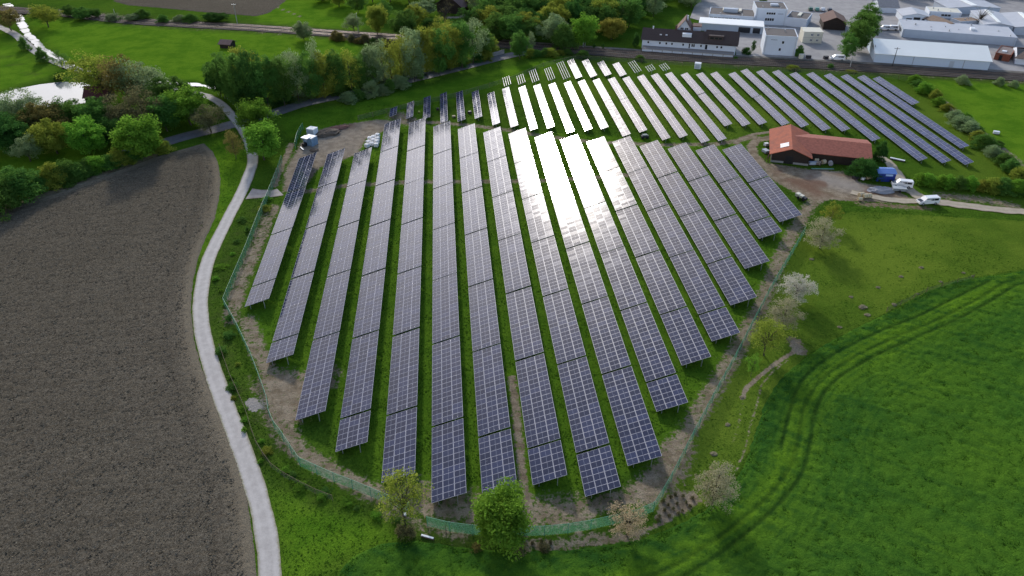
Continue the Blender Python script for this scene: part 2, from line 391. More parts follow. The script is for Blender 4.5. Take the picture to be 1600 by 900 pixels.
    # old wheel lines in the left meadow
    dk = mx(T([(0, 80), (30, 100), (62, 118)], .6, .4), T([(0, 88), (26, 106), (55, 120)], .6, .4)); weed = mx(weed, dk)
    out = {}
    for k, v in dict(dirt=dirt, dry=dry, lush=lush, gravel=grav, reddish=red, weed=weed).items():
        a = np.zeros(X.shape, np.float32); a[sel] = np.clip(v, 0, 1); out[k] = a
    return out
def axis(lo, hi, step, g, far):
    a = list(np.arange(lo, hi, step)); s = step
    while a[-1] < far: s *= g; a.append(a[-1]+s)
    b = []; s = step; x = lo
    while x > -far: s *= g; x -= s; b.append(x)
    return np.array(b[::-1]+a)
gx = axis(-75, 115, .5, 1.03, 5000); gy = axis(45, 205, .5, 1.025, 6000)
GX, GY = np.meshgrid(gx, gy)
GZ = (fbm(GX*1.1, GY*1.1, 9)-.5)*.10-.06
dpond = sdist(GX, GY, pond); dst = dline(GX, GY, streamW)
GZ = GZ-sstep(-1.5, .8, dpond)*.8-(1-sstep(.8, 2.4, dst))*.8
far_roll = sstep(500, 1500, np.hypot(GX, GY))*(fbm(GX*.0012, GY*.0012, 40)*60)
GZ = GZ+far_roll
gridmesh('ground', gx, gy, GZ, grass_material(), ground_attrs(GX, GY))
# ploughed field
def pl_disp(X, Y, sd):
    c = fbm(X*2.6+fbm(X*.5, Y*.5, 2)*2, Y*2.6, 21, 3); r = np.sin((sd)*2.1)*.05*(1-sstep(4, 9, sd))
    lng = (fbm(X*.25+Y*.1, Y*.9-X*.45, 23)-.5)*.12
    return (c-.5)*.30+r+lng*.5+.02
def pl_attr(X, Y, sd):
    rim = (1-sstep(.5, 1.0, np.abs(sd-.6)))*.9; comb = (1-sstep(2.0, 3.6, sd))*.55
    return {'rim': np.maximum(rim, comb)*(X > -130)*((Y < 210))}
patch('ploughed_field', plough, .36, plough_material(), .07, pl_disp, pl_attr, wob=.15)
far_plough = W([(175, -40), (178, 2), (200, 8), (260, 13), (330, 20), (400, 25), (420, 20), (448, 0), (470, -40)])
patch('ploughed_field', far_plough, 1.0, MATS['ploughed_soil'], .07, lambda X, Y, s: (fbm(X*.8, Y*.8, 3)-.5)*.3, lambda X, Y, s: {'rim': X*0}, wob=.5)
# cereal crop
ct_main = [(1700, 425), (1592, 440), (1540, 468), (1480, 500), (1400, 534), (1335, 566), (1290, 598), (1265, 640), (1254, 700), (1238, 745), (1195, 795), (1150, 832), (1095, 872), (1035, 905), (950, 935)]
ct_in = [(1545, 440), (1500, 462), (1440, 492), (1360, 525), (1290, 562), (1250, 600), (1232, 650), (1220, 700)]
def cr_disp(X, Y, sd):
    t = cr_tracks(X, Y)
    return .12+(fbm(X*1.3, Y*1.3, 51, 4)-.5)*.42-.10*t
def cr_tracks(X, Y):
    tr = np.zeros_like(X)
    for px, off in ((ct_main, .9), (ct_main, -.9), (ct_in, 0.)):
        P = smooth(W(px), 2.); T = np.gradient(P, axis=0); T /= np.linalg.norm(T, axis=1)[:, None]
        P = P+np.stack([-T[:, 1], T[:, 0]], 1)*off
        tr = np.maximum(tr, (1-sstep(.12, .5, dline(X, Y, P)))*(1 if off >= 0 else .7))
    return np.clip(tr*(.55+.8*fbm(X*.4, Y*.4, 77)), 0, 1)
def cr_attr(X, Y, sd):
    n = fbm(X*.1, Y*.1, 60); dm = dline(X, Y, smooth(W(ct_main), 2.))
    head = inpoly(X, Y, list(W(ct_main))+list(W([(700, 900), (560, 840), (800, 860), (1000, 845), (1100, 800), (1160, 735), (1193, 642), (1258, 560), (1445, 458), (1600, 424)])))
    br = (head*.85)*sstep(1.5, 5, sd)+.6*(1-sstep(2, 5, dm))
    ln = .5+.5*np.sin(sd*2.9+n*3)*fbm(X*.3, Y*.3, 90)*1.6
    st = sstep(.55, .9, np.sin(sd*4.9+fbm(X*.1, Y*.1, 8)*2)*.5+.5); st = st*(1-sstep(9, 14, dm))*sstep(.3, .6, fbm(X*.9, Y*.9, 91))
    row = fbm((X*.55+Y*.83)*1.1, (X*.83-Y*.55)*.16, 93)
    dark = (1-sstep(1, 4.5, sd))*.55*sstep(.35, .6, fbm(X*1.1, Y*1.1, 94))+sstep(.5, .7, n)*.25+st*.42+sstep(.55, .72, row)*.45
    return {'bright': np.clip(br*(.55+.45*ln)*(.6+n*.8), 0, 1), 'dark': np.clip(dark, 0, 1), 'track': np.clip(cr_tracks(X, Y), 0, 1), 'bare': X*0}
patch('crop_field', crop, .36, crop_material(), .10, cr_disp, cr_attr, wob=.3)
# water
m, t = newmat('pond_water'); t.bsdf((.25, .27, .25), .08, 0, .9, t.bump(t.noise(2.5, 3, .5), .12, .05))
def flat(name, poly, z, mat, kind='structure'):
    mb = MB(); mb.add([(p[0], p[1], z) for p in poly], [tuple(range(len(poly)))]); o = mb.build(name, mat)
    n = o.data.polygons[0].normal.z
    if n < 0: o.data.flip_normals()
    return tag(o, kind=kind)
c_ = pond.mean(0); flat('pond_water', [tuple(c_+(p-c_)*1.04) for p in pond], -.16, m)
ribbon('stream_water', streamW, [3.6, 3.4, 3, 3, 3.6, 3, 2.6, 2.6], -.20, m, .45)
# lanes and tracks
ribbon('concrete_path', pathW, 2.95, .05, road_material('path_concrete', (.38, .355, .335), (.47, .445, .42), (.22, .21, .12)), .05, 1.0, cross=10)
ribbon('gravel_lane', W([(-200, 40), (-30, 36), (0, 43), (22, 53), (38, 66), (55, 80), (75, 92), (100, 102), (130, 112), (165, 123), (200, 130), (240, 136), (290, 142), (326, 151)]), 3.4, .05, road_material('lane_gravel', (.30, .285, .275), (.38, .365, .35), (.20, .20, .13)), .10, cross=6)
ribbon('gravel_driveway', W([(389, 303), (405, 303), (425, 303), (438, 300)]), [6, 4.6, 4.2, 4.5], .045, road_material('driveway_gravel', (.30, .26, .235), (.40, .36, .33), (.26, .22, .16)), .25, cross=4)
asph = road_material('asphalt', (.115, .115, .125), (.165, .165, .178), (.16, .15, .12))
ribbon('asphalt_road', W([(180, 243), (215, 236), (250, 225), (290, 213), (335, 202), (375, 191), (420, 179), (470, 163), (520, 152), (560, 144), (600, 136), (640, 125), (700, 110.5), (750, 98), (790, 88), (830, 80)]), 6.0, .045, asph, .05, cross=6)
dirtroad = road_material('farm_track_dirt', (.34, .29, .215), (.43, .375, .29), (.20, .17, .09))
ribbon('farm_track', W([(1374, 243), (1388, 254), (1402, 272), (1412, 288), (1428, 302), (1450, 312), (1490, 319), (1540, 325), (1600, 331), (1700, 340), (1850, 352)]), [2.6, 3.0, 3.6, 3.4, 3.0, 2.8, 2.8], .05, dirtroad, .25, cross=6)
ribbon('farm_track', W([(1330, 300), (1365, 308), (1400, 313), (1440, 315)]), 2.8, .045, dirtroad, .3, cross=6)
# railway
m, t = newmat('ballast')
st = t.noise(.9, 5, .7); t.bsdf(t.mix(t.ramp(st, .3, .7), (.045, .038, .034), (.085, .074, .066)), .95, 0, .1, t.bump(t.noise(6, 3, .7), .6, .1))
ribbon('railway_bed', railW, 9.4, .16, m, .2, 3., thick=.3, cross=3)
m, t = newmat('lineside_gravel'); t.bsdf(t.mix(t.ramp(t.noise(.6, 5, .7), .3, .7), (.12, .112, .098), (.19, .178, .155)), .95, 0, .1)
rp = smooth(railW, 4.); T_ = np.gradient(rp, axis=0); T_ /= np.linalg.norm(T_, axis=1)[:, None]; RN = np.stack([-T_[:, 1], T_[:, 0]], 1)
ribbon('service_path', rp[(rp[:, 0] > 20)]+RN[(rp[:, 0] > 20)]*6.2, 2.0, .05, m, .2, 3.)
rust = plain('rail_steel', (.20, .15, .12), .45, .6); slp = plain('sleeper_concrete', (.12, .112, .10), .9)
for tr in (-2.1, 2.1):
    for g in (-.72, .72):
        ribbon('rail', rp+RN*(tr+g), .09, .36, rust, 0, 4., thick=.2)
    mb = MB(); q = smooth(railW, .1); L = 0
    seg = smooth(rp[(rp[:, 0] > -230) & (rp[:, 0] < 260)]+RN[(rp[:, 0] > -230) & (rp[:, 0] < 260)]*tr, .65)
    for i in range(0, len(seg)-1):
        d = seg[min(i+1, len(seg)-1)]-seg[i]; a = math.atan2(d[1], d[0]); M = Matrix.Translation((seg[i][0], seg[i][1], 0)) @ Matrix.Rotation(a, 4, 'Z')
        mb.box(-.12, .12, -1.25, 1.25, .10, .20, 0, M)
    tag(mb.build('sleepers', slp), kind='structure')
# works yards
yardm = road_material('yard_asphalt', (.27, .26, .26), (.36, .35, .34), vs=.25)
ys_ = W([(1100, 34), (1078, 28), (1085, 10), (1110, -14), (1700, -14), (1900, 20), (1900, 128), (1600, 112), (1540, 113), (1400, 103), (1300, 96), (1200, 90), (1150, 87), (1149, 60), (1100, 52)])
flat('yard_paving', ys_, .03, yardm)

# ---------------------------------------------------------------- tufts, blades and clods standing on the sheets
def tuft_material(name, cols):
    m, t = newmat(name); v = t.attr('tone'); n = t.ramp(t.noise(.25, 4, .6), .3, .7)
    c = t.mix(v, cols[0], cols[1]); c = t.mix(t.math('MULTIPLY', n, .6), c, cols[2])
    d = t.new('ShaderNodeBsdfDiffuse'); t.l.new(c, d.inputs[0]); tr = t.new('ShaderNodeBsdfTranslucent'); t.l.new(c, tr.inputs[0])
    ms = t.new('ShaderNodeMixShader'); ms.inputs[0].default_value = .35; t.l.new(d.outputs[0], ms.inputs[1]); t.l.new(tr.outputs[0], ms.inputs[2]); t.l.new(ms.outputs[0], t.out.inputs[0]); return m
def scatter(name, label, cat, X, Y, Z, w, h, mat, up=.35):
    n = len(X); a = RNG.uniform(0, 2*np.pi, n); s = RNG.uniform(.6, 1.4, n); ux, uy = np.cos(a)*w*s/2, np.sin(a)*w*s/2
    lx, ly = RNG.normal(0, up, n)*h, RNG.normal(0, up, n)*h; hh = h*s
    P = np.stack([np.stack([X-ux, Y-uy, Z], 1), np.stack([X+ux, Y+uy, Z], 1), np.stack([X+ux*.5+lx, Y+uy*.5+ly, Z+hh], 1), np.stack([X-ux*.5+lx, Y-uy*.5+ly, Z+hh*.9], 1)], 1).reshape(-1, 3)
    me = bpy.data.meshes.new(name); me.vertices.add(4*n); me.vertices.foreach_set('co', P.astype(np.float32).ravel()); me.loops.add(4*n); me.loops.foreach_set('vertex_index', np.arange(4*n, dtype=np.int32))
    me.polygons.add(n); me.polygons.foreach_set('loop_start', np.arange(0, 4*n, 4, dtype=np.int32)); me.update(calc_edges=True); me.materials.append(mat)
    at = me.attributes.new('tone', 'FLOAT', 'POINT'); at.data.foreach_set('value', np.repeat(RNG.random(n)**1.3, 4).astype(np.float32))
    return tag(link(name, me), label, cat, kind='stuff')
def sample(n, x0, x1, y0, y1):
    # denser near the camera, thinning with distance
    Y = y0+(y1-y0)*RNG.random(n)**1.35; X = RNG.uniform(x0, x1, n); return X, Y
X, Y = sample(420000, -20, 125, 48, 150); sd = sdist(X, Y, crop); tr = cr_tracks(X, Y); n = fbm(X*.35, Y*.35, 12)
k = (sd > .2) & (tr < .25) & (RNG.random(len(X)) < .1+n) & (RNG.random(len(X)) > .75*cr_attr(X, Y, sd)['bright'])
X, Y = X[k], Y[k]; scatter('crop_leaves', 'young green cereal leaves of the curving crop field', 'crop', X, Y, np.full(len(X), .10), .24, .11, tuft_material('crop_leaf', ((.036, .110, .014), (.110, .245, .024), (.085, .190, .016))), .8)
X, Y = sample(520000, -75, 120, 50, 235); n = fbm(X*.6, Y*.6, 14)
k = (sdist(X, Y, crop) < -.1) & (sdist(X, Y, plough) < -.3) & (dline(X, Y, smooth(pathW, 3.)) > 1.75) & (RNG.random(len(X)) < n*1.1-.2)
X, Y = X[k], Y[k]; ga = ground_attrs(X, Y); k = (ga['dirt'] < .25) & (RNG.random(len(X)) > ga['dry']*.85) & (dline(X, Y, W([(389, 303), (438, 300)])) > 2.5); X, Y = X[k], Y[k]
scatter('grass_tufts', 'short green grass tufts between and around the solar rows', 'grass', X, Y, np.full(len(X), -.05), .24, .09, tuft_material('grass_tuft', ((.042, .105, .012), (.105, .200, .022), (.080, .165, .015))), .9)
X, Y = sample(330000, -150, -28, 50, 225); sd = sdist(X, Y, plough); n = fbm(X*.5, Y*.5, 19); k = (sd > .6) & (RNG.random(len(X)) < n*1.2)
X, Y = X[k], Y[k]; m, t = newmat('soil_clod'); t.bsdf(t.mix(t.attr('tone'), (.075, .063, .044), (.215, .185, .135)), .95, 0, 0)
scatter('soil_clods', 'grey brown clods of the ploughed field', 'soil', X, Y, np.full(len(X), .05), .26, .07, m, 1.3)
# ================================================================ SOLAR FIELD
def panel_material(name, base, e_u, e_v, mid):
    m, t = newmat(name)
    uv = t.new('ShaderNodeUVMap').outputs[0]; sp = t.new('ShaderNodeSeparateXYZ'); t.l.new(uv, sp.inputs[0])
    u, v = sp.outputs[0], sp.outputs[1]
    au = t.math('ABSOLUTE', t.math('SUBTRACT', u, .5)); av = t.math('ABSOLUTE', t.math('SUBTRACT', v, .5))
    fr = t.math('MAXIMUM', t.math('GREATER_THAN', au, .5-e_u), t.math('GREATER_THAN', av, .5-e_v))
    midl = t.math('LESS_THAN', av, mid)
    tone = t.attr('tone')
    cell = t.mix(tone, base, tuple(min(1, c*1.7+.004) for c in base))
    cell = t.mix(t.math('MULTIPLY', midl, .75), cell, (.28, .30, .38))
    col = t.mix(fr, cell, (.30, .31, .38))
    rough = t.math('ADD', t.math('MULTIPLY', fr, .3), t.math('ADD', .085, t.math('MULTIPLY', tone, .04)))
    t.bsdf(col, rough, 0, .5); m.node_tree.nodes['Principled BSDF'].inputs['IOR'].default_value = 1.38
    return m
PAN_N = panel_material('solar_glass_large', (.010, .016, .046), .030, .030, .011)
PAN_F = panel_material('solar_glass_small', (.022, .030, .085), .018, .035, .010)
PAN_F.node_tree.nodes['Principled BSDF'].inputs['IOR'].default_value = 1.55
STEEL = plain('galvanised_steel', (.42, .43, .44), .45, .5)
WHITEPLATE = plain('white_backsheet', (.10, .10, .11), .8)
def table_mesh(L, nmod, cols, cw, tilt, jit):
    """modules laid from y=0 to y=L, columns up the slope; returns mesh"""
    V = []; F = []; UV = []; TONE = []; MI = []
    pit = L/nmod; ct, st = math.cos(tilt), math.sin(tilt)
    for i in range(nmod):
        for k in range(cols):
            y0 = i*pit+.01; y1 = (i+1)*pit-.01; s0 = k*cw+.012; s1 = (k+1)*cw-.012
            a, b, c = [random.gauss(0, jit) for _ in range(3)]
            o = len(V)
            P = [(s0, y0, a), (s1, y0, b), (s1, y1, c), (s0, y1, a+c-b)]
            for dz in (-.04, 0):
                for s, y, w in P: V.append((s*ct-(w+dz)*st, y, s*st+(w+dz)*ct))
            F += [(o+4, o+5, o+6, o+7), (o+3, o+2, o+1, o), (o, o+1, o+5, o+4), (o+1, o+2, o+6, o+5), (o+2, o+3, o+7, o+6), (o+3, o, o+4, o+7)]
            UV += [(0, 0), (0, 1), (1, 1), (1, 0)]+[(0, 0)]*20; MI += [0, 1, 0, 0, 0, 0]
            TONE += [random.random()**2]*8
    return V, F, UV, TONE, MI
def panel_table(L, nmod, cols, cw, tilt, mat, jit, parent, loc, roll=0., pitch_=0.):
    V, F, UV, TONE, MI = table_mesh(L, nmod, cols, cw, tilt, jit)
    me = bpy.data.meshes.new('panel_table'); me.from_pydata(V, [], F); me.materials.append(mat); me.materials.append(WHITEPLATE)
    me.polygons.foreach_set('material_index', MI)
    uv = me.uv_layers.new(name='UVMap'); uv.data.foreach_set('uv', [c for q in UV for c in q])
    at = me.attributes.new('tone', 'FLOAT', 'POINT'); at.data.foreach_set('value', TONE)
    o = link('panel_table', me, parent, loc); o.rotation_euler = (pitch_, roll, 0); return o
_post = {}
def post(name, h, r, mat, parent, loc):
    k = (name, round(h, 2))
    if k not in _post:
        mb = MB(); mb.box(-r, r, -r*1.4, r*1.4, -.3, h); o = mb.build(name, mat); _post[k] = o.data
        o.parent = parent; o.location = loc; return o
    return link(name, _post[k], parent, loc)
def solar_row(name, label, group, x, ya, yb, z0, wplan, rise, cols, pitch, seg, mat, big):
    """ya near end, yb far end"""
    t = thing(name, label, 'solar row', (x, ya, 0), 0, group)
    tilt = math.atan2(rise, wplan); slant = math.hypot(rise, wplan); cw = slant/cols
    y = yb; first = True; gap = .09 if big else .10
    while y > ya+.6:
        L0 = min(seg, y-ya); n = max(1, int(round((L0-gap)/pitch))); L = n*pitch
        yy = y-L-gap/2
        dr = random.gauss(0, .005 if big else .005); dp = random.gauss(0, .0025)
        tb = panel_table(L, n, cols, cw, tilt, mat, .0018 if big else .0016, t, (0, yy-ya, z0), dr, dp)
        # under-structure
        mb = MB(); ct, st = math.cos(tilt), math.sin(tilt)
        for s in (.12*slant, .38*slant, .62*slant, .88*slant):
            mb.box(s*ct-.03, s*ct+.03, .1, L-.1, s*st-.13, s*st-.055)
        ns = max(2, int(L/(4.2 if big else 5.2))+1)
        for k in range(ns):
            yk = .4+(L-.8)*k/(ns-1)
            for q in range(6):
                s0, s1 = slant*(.04+q*.155), slant*(.04+(q+1)*.155)
                mb.box(s0*ct, s1*ct, yk-.04, yk+.04, (s0+s1)/2*st-.24, (s0+s1)/2*st-.12)
            if big:
                for s in (.2, .74): post('post', z0+s*slant*st-.2, .05, STEEL, tb, (s*wplan, yk, -z0))
            else: post('post', z0+.5*slant*st-.2, .05, STEEL, tb, (.5*wplan, yk, -z0))
        mb.build('support_frame', STEEL, tb)
        y -= seg
    return t
ORD = ['leftmost', 'second', 'third', 'fourth', 'fifth', 'sixth', 'seventh', 'eighth', 'ninth', 'tenth', 'eleventh', 'twelfth', 'thirteenth', 'fourteenth',
       'fifteenth', 'sixteenth', 'seventeenth', 'eighteenth', 'nineteenth', 'twentieth', 'twenty-first', 'twenty-second', 'twenty-third', 'twenty-fourth',
       'twenty-fifth', 'twenty-sixth', 'twenty-seventh', 'twenty-eighth', 'twenty-ninth', 'thirtieth', 'thirty-first', 'thirty-second', 'thirty-third']
near = [(469, 247.5, 379.5, 481), (512.5, 241, 414.5, 566), (555, 239.5, 459.5, 655), (601, 194, 524, 706.5), (639.5, 192.5, 595.5, 757), (677, 197.5, 674.7, 787),
        (715.5, 202, 755, 802), (754.5, 207, 834, 762), (794, 209, 916, 780.6), (834, 214.5, 984, 733), (874, 219, 1027.5, 643), (915, 222, 1066, 569),
        (955.5, 222, 1112.5, 531), (999, 228, 1141.5, 476.5), (1042.5, 232.5, 1166, 422), (1087, 235, 1186, 373.6), (1130, 234, 1219, 350)]
for i, (tx, ty, bx, by) in enumerate(near):
    a = gp(tx, ty, .8); b = gp(bx, by, .8)
    where = {0: 'leftmost long dark solar row, nearest the green fence by the path', 16: 'rightmost long dark solar row, nearest the red-roofed barn'}.get(
        i, '%s from the left of the long three-module-wide solar rows in the near field' % ORD[i])
    solar_row('solar_row', where, 'long solar rows of the near field', (a[0]+b[0])/2, b[1], a[1], .8, 5.04, 1.72, 3, 1.15, 21.15, PAN_N, True)
far = [(609.5, 170, 608.5, 184), (636, 161, 634.5, 184.5), (662, 153, 661, 187), (687.5, 147, 688, 192), (712, 145, 715.5, 189), (737, 144, 742, 187), (761, 147, 770, 197),
       (785, 139, 797.5, 200), (810, 137.5, 828, 203), (833.5, 135, 854.5, 200), (857, 132.5, 886, 209), (881, 130, 914, 206), (903, 128, 939, 203), (926, 126, 972.5, 212.5),
       (949.5, 124, 1000, 208), (972.5, 122.5, 1035, 219), (995, 120, 1062, 215), (1016, 118, 1097.5, 224), (1038, 116, 1125, 222), (1063, 117, 1134, 199),
       (1086, 117, 1162, 197.5), (1109, 115.5, 1188, 196.5), (1137.5, 116, 1176, 152.5), (1155.5, 111, 1255, 200.5), (1180, 112.5, 1285.5, 203),
       (1205.5, 113, 1317.5, 206), (1231, 116, 1364, 219), (1257.5, 116, 1436, 249.5), (1284.5, 118, 1473, 253), (1311, 119.5, 1508, 255.5), (1337, 121, 1501, 230), (1364, 123, 1422.5, 163)]
for i, (tx, ty, bx, by) in enumerate(far):
    a = gp(tx, ty, .8); b = gp(bx, by, .8)
    lab = {0: 'shortest solar row, a single small table at the far left of the back field', len(far)-1: 'short solar row at the far right of the back field beside the hedge'}.get(
        i, '%s from the left of the narrow solar rows in the back field' % ORD[i])
    solar_row('solar_row', lab, 'narrow solar rows of the back field', (a[0]+b[0])/2, b[1], a[1], .8, 2.28, .80, 2, 1.72, 20.7, PAN_F, False)
extra = [((1177, 153, 1223, 197.5), 'narrow solar row stepped below and right of the short row in the back field'),
         ((886, 95, 900, 124), 'longest of the four separate white-glinting solar tables beside the railway'),
         ((909.5, 95.5, 923, 122.5), 'second from the left of the four separate solar tables beside the railway'),
         ((933, 98, 946, 120), 'third from the left of the four separate solar tables beside the railway'),
         ((957.5, 100.5, 968, 118.5), 'smallest and rightmost of the four separate solar tables beside the railway')]
for (tx, ty, bx, by), lab in extra:
    a = gp(tx, ty, .8); b = gp(bx, by, .8)
    solar_row('solar_row', lab, 'narrow solar rows of the back field', (a[0]+b[0])/2, b[1], a[1], .8, 2.28, .80, 2, 1.72, 40, PAN_F, False)
# racks still waiting for modules
ALU = plain('bare_aluminium_rail', (.62, .60, .58), .4, .5)
racks = [(784, 122, 789, 135, 'empty rack of bare rails, leftmost in the back field'), (806, 119, 811, 132, 'second empty rack from the left, above the narrow rows'),
         (826, 111, 832, 129, 'third empty rack of bare rails from the left'), (850, 108, 857, 126, 'fourth empty rack of bare rails from the left'),
         (869, 99, 881, 124, 'longest empty rack, just left of the white-glinting tables'), (981, 98, 992, 114, 'empty rack just right of the four white-glinting tables'),
         (1008, 104, 1014, 112, 'shortest empty rack, second right of the white-glinting tables'), (1029, 102, 1037, 111, 'rightmost empty rack of bare rails, left of the white cabin')]
for tx, ty, bx, by, lab in racks:
    a = gp(tx, ty, .8); b = gp(bx, by, .8); L = a[1]-b[1]
    t = thing('mounting_rack', lab, 'rack', ((a[0]+b[0])/2, b[1], 0), 0, 'empty mounting racks')
    for k in range(4):
        mb = MB(); x = .1+k*.72; z = .8+k*.26; mb.box(x-.07, x+.07, 0, L, z-.05, z+.05); mb.build('rail', ALU, t)
    for k in range(3):
        y = .3+(L-.6)*k/2; post('post', 1.1, .05, STEEL, t, (1.15, y, 0))
        mb = MB(); mb.tube((.1, y, .74), (2.3, y, 1.52), .05); mb.build('crossbeam', STEEL, t)
# ================================================================ FENCE
m, t = newmat('green_netting')
uvn = t.noise(2.0, 3, .6); pr = t.new('ShaderNodeBsdfPrincipled'); t.put(pr.inputs['Base Color'], t.mix(uvn, (.045, .16, .10), (.09, .24, .16))); pr.inputs['Roughness'].default_value = .7
trn = t.new('ShaderNodeBsdfTransparent'); ms = t.new('ShaderNodeMixShader'); ms.inputs[0].default_value = .5
tl = t.new('ShaderNodeBsdfTranslucent'); tl.inputs[0].default_value = (.08, .24, .15, 1); m2_ = t.new('ShaderNodeMixShader'); m2_.inputs[0].default_value = .4
t.l.new(pr.outputs[0], m2_.inputs[1]); t.l.new(tl.outputs[0], m2_.inputs[2])
t.l.new(trn.outputs[0], ms.inputs[1]); t.l.new(m2_.outputs[0], ms.inputs[2]); t.l.new(ms.outputs[0], t.out.inputs[0]); NETM = m
GREENP = plain('green_fence_post', (.09, .27, .18), .5)
m, t = newmat('wire_mesh'); trn = t.new('ShaderNodeBsdfTransparent'); pr = t.new('ShaderNodeBsdfDiffuse'); pr.inputs[0].default_value = (.10, .13, .09, 1)
ms = t.new('ShaderNodeMixShader'); ms.inputs[0].default_value = .35; t.l.new(trn.outputs[0], ms.inputs[1]); t.l.new(pr.outputs[0], ms.inputs[2]); t.l.new(ms.outputs[0], t.out.inputs[0]); WIREM = m
WOODP = plain('wooden_post', (.16, .12, .08), .9)
def fence(label, px, h, step, netmat, postmat, part='netting', pr_=.04, toprail=True):
    P = W(px); L = np.r_[0, np.cumsum(np.linalg.norm(np.diff(P, axis=0), axis=1))]
    n = min(98, max(2, int(L[-1]/step))); ss = np.linspace(0, L[-1], n+1)
    Q = np.stack([np.interp(ss, L, P[:, 0]), np.interp(ss, L, P[:, 1])], 1)
    t = thing('fence', label, 'fence', (Q[0][0], Q[0][1], 0)); B = Q-Q[0]
    mb = MB()
    for i in range(n):
        d = (B[i+1]-B[i]); k = 4
        for j in range(k):
            a = B[i]+d*j/k; b = B[i]+d*(j+1)/k
            sa = .12*math.sin(j/k*math.pi); sb = .12*math.sin((j+1)/k*math.pi)
            nn = np.array([-d[1], d[0]])/np.linalg.norm(d)*.08
            a2 = a+nn*(sa*5); b2 = b+nn*(sb*5)
            mb.add([(a[0], a[1], .0), (b[0], b[1], .0), (b2[0], b2[1], h-sb), (a2[0], a2[1], h-sa)], [(0, 1, 2, 3)])
    mb.build(part, netmat, t)
    if toprail:
        mb = MB()
        for i in range(n): mb.tube((*B[i], h+.02), (*B[i+1], h+.02), .028, n=4)
        mb.build('top_wire', postmat, t)
    for i in range(n+1): post('post', h+.1, pr_, postmat, t, (B[i][0], B[i][1], 0))
    return t
fence('green netted fence running beside the path from the gate down to the thin yellow-green tree',
      [(441, 254), (434, 275), (424, 300), (405, 345), (386, 395), (367, 440), (351, 478), (374, 520), (395, 565), (411, 608), (420, 635), (423, 662), (444, 690), (468, 728), (520, 752), (562, 768), (600, 785), (640, 800)], 2.0, 3.2, NETM, GREENP)
fence('green netted fence along the near end and up the right side to the barn yard',
      [(668, 822), (700, 830), (745, 836), (835, 838), (900, 832), (965, 818), (1016, 806), (1042, 765), (1080, 690), (1118, 618), (1150, 560), (1200, 462), (1256, 366)], 2.0, 3.2, NETM, GREENP)
fence('short green fence section beside the white containers', [(462, 232), (466, 215), (474, 202)], 2.0, 3, NETM, GREENP)
fence('thin dark wire fence between the back field and the railway verge', [(560, 188), (640, 168), (720, 150), (800, 126), (850, 104), (900, 93), (1000, 98), (1100, 105), (1250, 114), (1380, 121), (1430, 128), (1500, 190), (1600, 272)], 1.5, 5, WIREM, WOODP, 'wire_mesh')
fence('low wire fence in the weeds between the concrete path and the field', [(344, 545), (360, 590), (385, 645), (398, 690), (420, 728), (450, 750), (500, 775), (520, 782)], 1.1, 3, WIREM, WOODP, 'wire_mesh', .03)
fence('old pasture fence of thin posts along the top edge of the crop', [(1385, 487), (1420, 470), (1445, 457), (1480, 446), (1520, 436)], 1.1, 4, WIREM, WOODP, 'wire_mesh', .04, False)
# ================================================================ LIGHT
SUN_AZ = R(-8.3); SUN_EL = R(24.5)
SD = Vector((math.sin(SUN_AZ)*math.cos(SUN_EL), math.cos(SUN_AZ)*math.cos(SUN_EL), math.sin(SUN_EL)))
sl = bpy.data.lights.new('sun', 'SUN'); sl.energy = 2.05; sl.angle = R(4.5); sl.color = (1, .94, .86)
so = bpy.data.objects.new('sun', sl); COL.objects.link(so); so.rotation_euler = SD.to_track_quat('Z', 'Y').to_euler()
w = bpy.data.worlds.new('World'); sc.world = w; w.use_nodes = True; nt = w.node_tree; nt.nodes.clear()
class WT(NT):
    def __init__(s, t): s.t = t; s.n = t.nodes; s.l = t.links; s.out = s.n.new('ShaderNodeOutputWorld')
t = WT(nt)
sky = t.new('ShaderNodeTexSky'); sky.sky_type = 'NISHITA'; sky.sun_disc = False; sky.sun_elevation = SUN_EL; sky.sun_rotation = SUN_AZ % (2*math.pi)
sky.altitude = 500; sky.air_density = 1.0; sky.dust_density = 1.6; sky.ozone_density = 1.2
gen = t.new('ShaderNodeTexCoord').outputs['Generated']; sp = t.new('ShaderNodeSeparateXYZ'); t.l.new(gen, sp.inputs[0])
dt = t.new('ShaderNodeVectorMath', operation='DOT_PRODUCT'); t.l.new(gen, dt.inputs[0]); dt.inputs[1].default_value = SD
cosd = dt.outputs['Value']
# broken cloud sheet: projected on a flat layer, thicker low down and to the sun's left
zz = t.math('ADD', t.math('MAXIMUM', sp.outputs[2], 0.0), .12)
cx = t.math('DIVIDE', sp.outputs[0], zz); cy = t.math('DIVIDE', sp.outputs[1], zz)
cmb = t.new('ShaderNodeCombineXYZ'); t.l.new(cx, cmb.inputs[0]); t.l.new(cy, cmb.inputs[1])
cn = t.noise(.75, 5, .55, cmb.outputs[0])
side = t.math('MULTIPLY', t.math('MAXIMUM', sp.outputs[0], -.25), -.75)
low = t.math('MULTIPLY', sp.outputs[2], -.60)
cover = t.ramp(t.math('ADD', t.math('ADD', cn, side), t.math('ADD', low, .22)), .38, .66)
glow = t.math('POWER', t.math('MAXIMUM', cosd, 0.0), 22.0); wide = t.math('POWER', t.math('MAXIMUM', cosd, 0.0), 3.0)
bright = t.math('ADD', t.math('ADD', 1.7, t.math('MULTIPLY', glow, 15.0)), t.math('ADD', t.math('MULTIPLY', wide, 3.8), t.math('MULTIPLY', t.math('POWER', t.math('MAXIMUM', t.math('SUBTRACT', 1.0, t.math('MULTIPLY', sp.outputs[2], 1.9)), 0.0), 2.0), 9.0)))
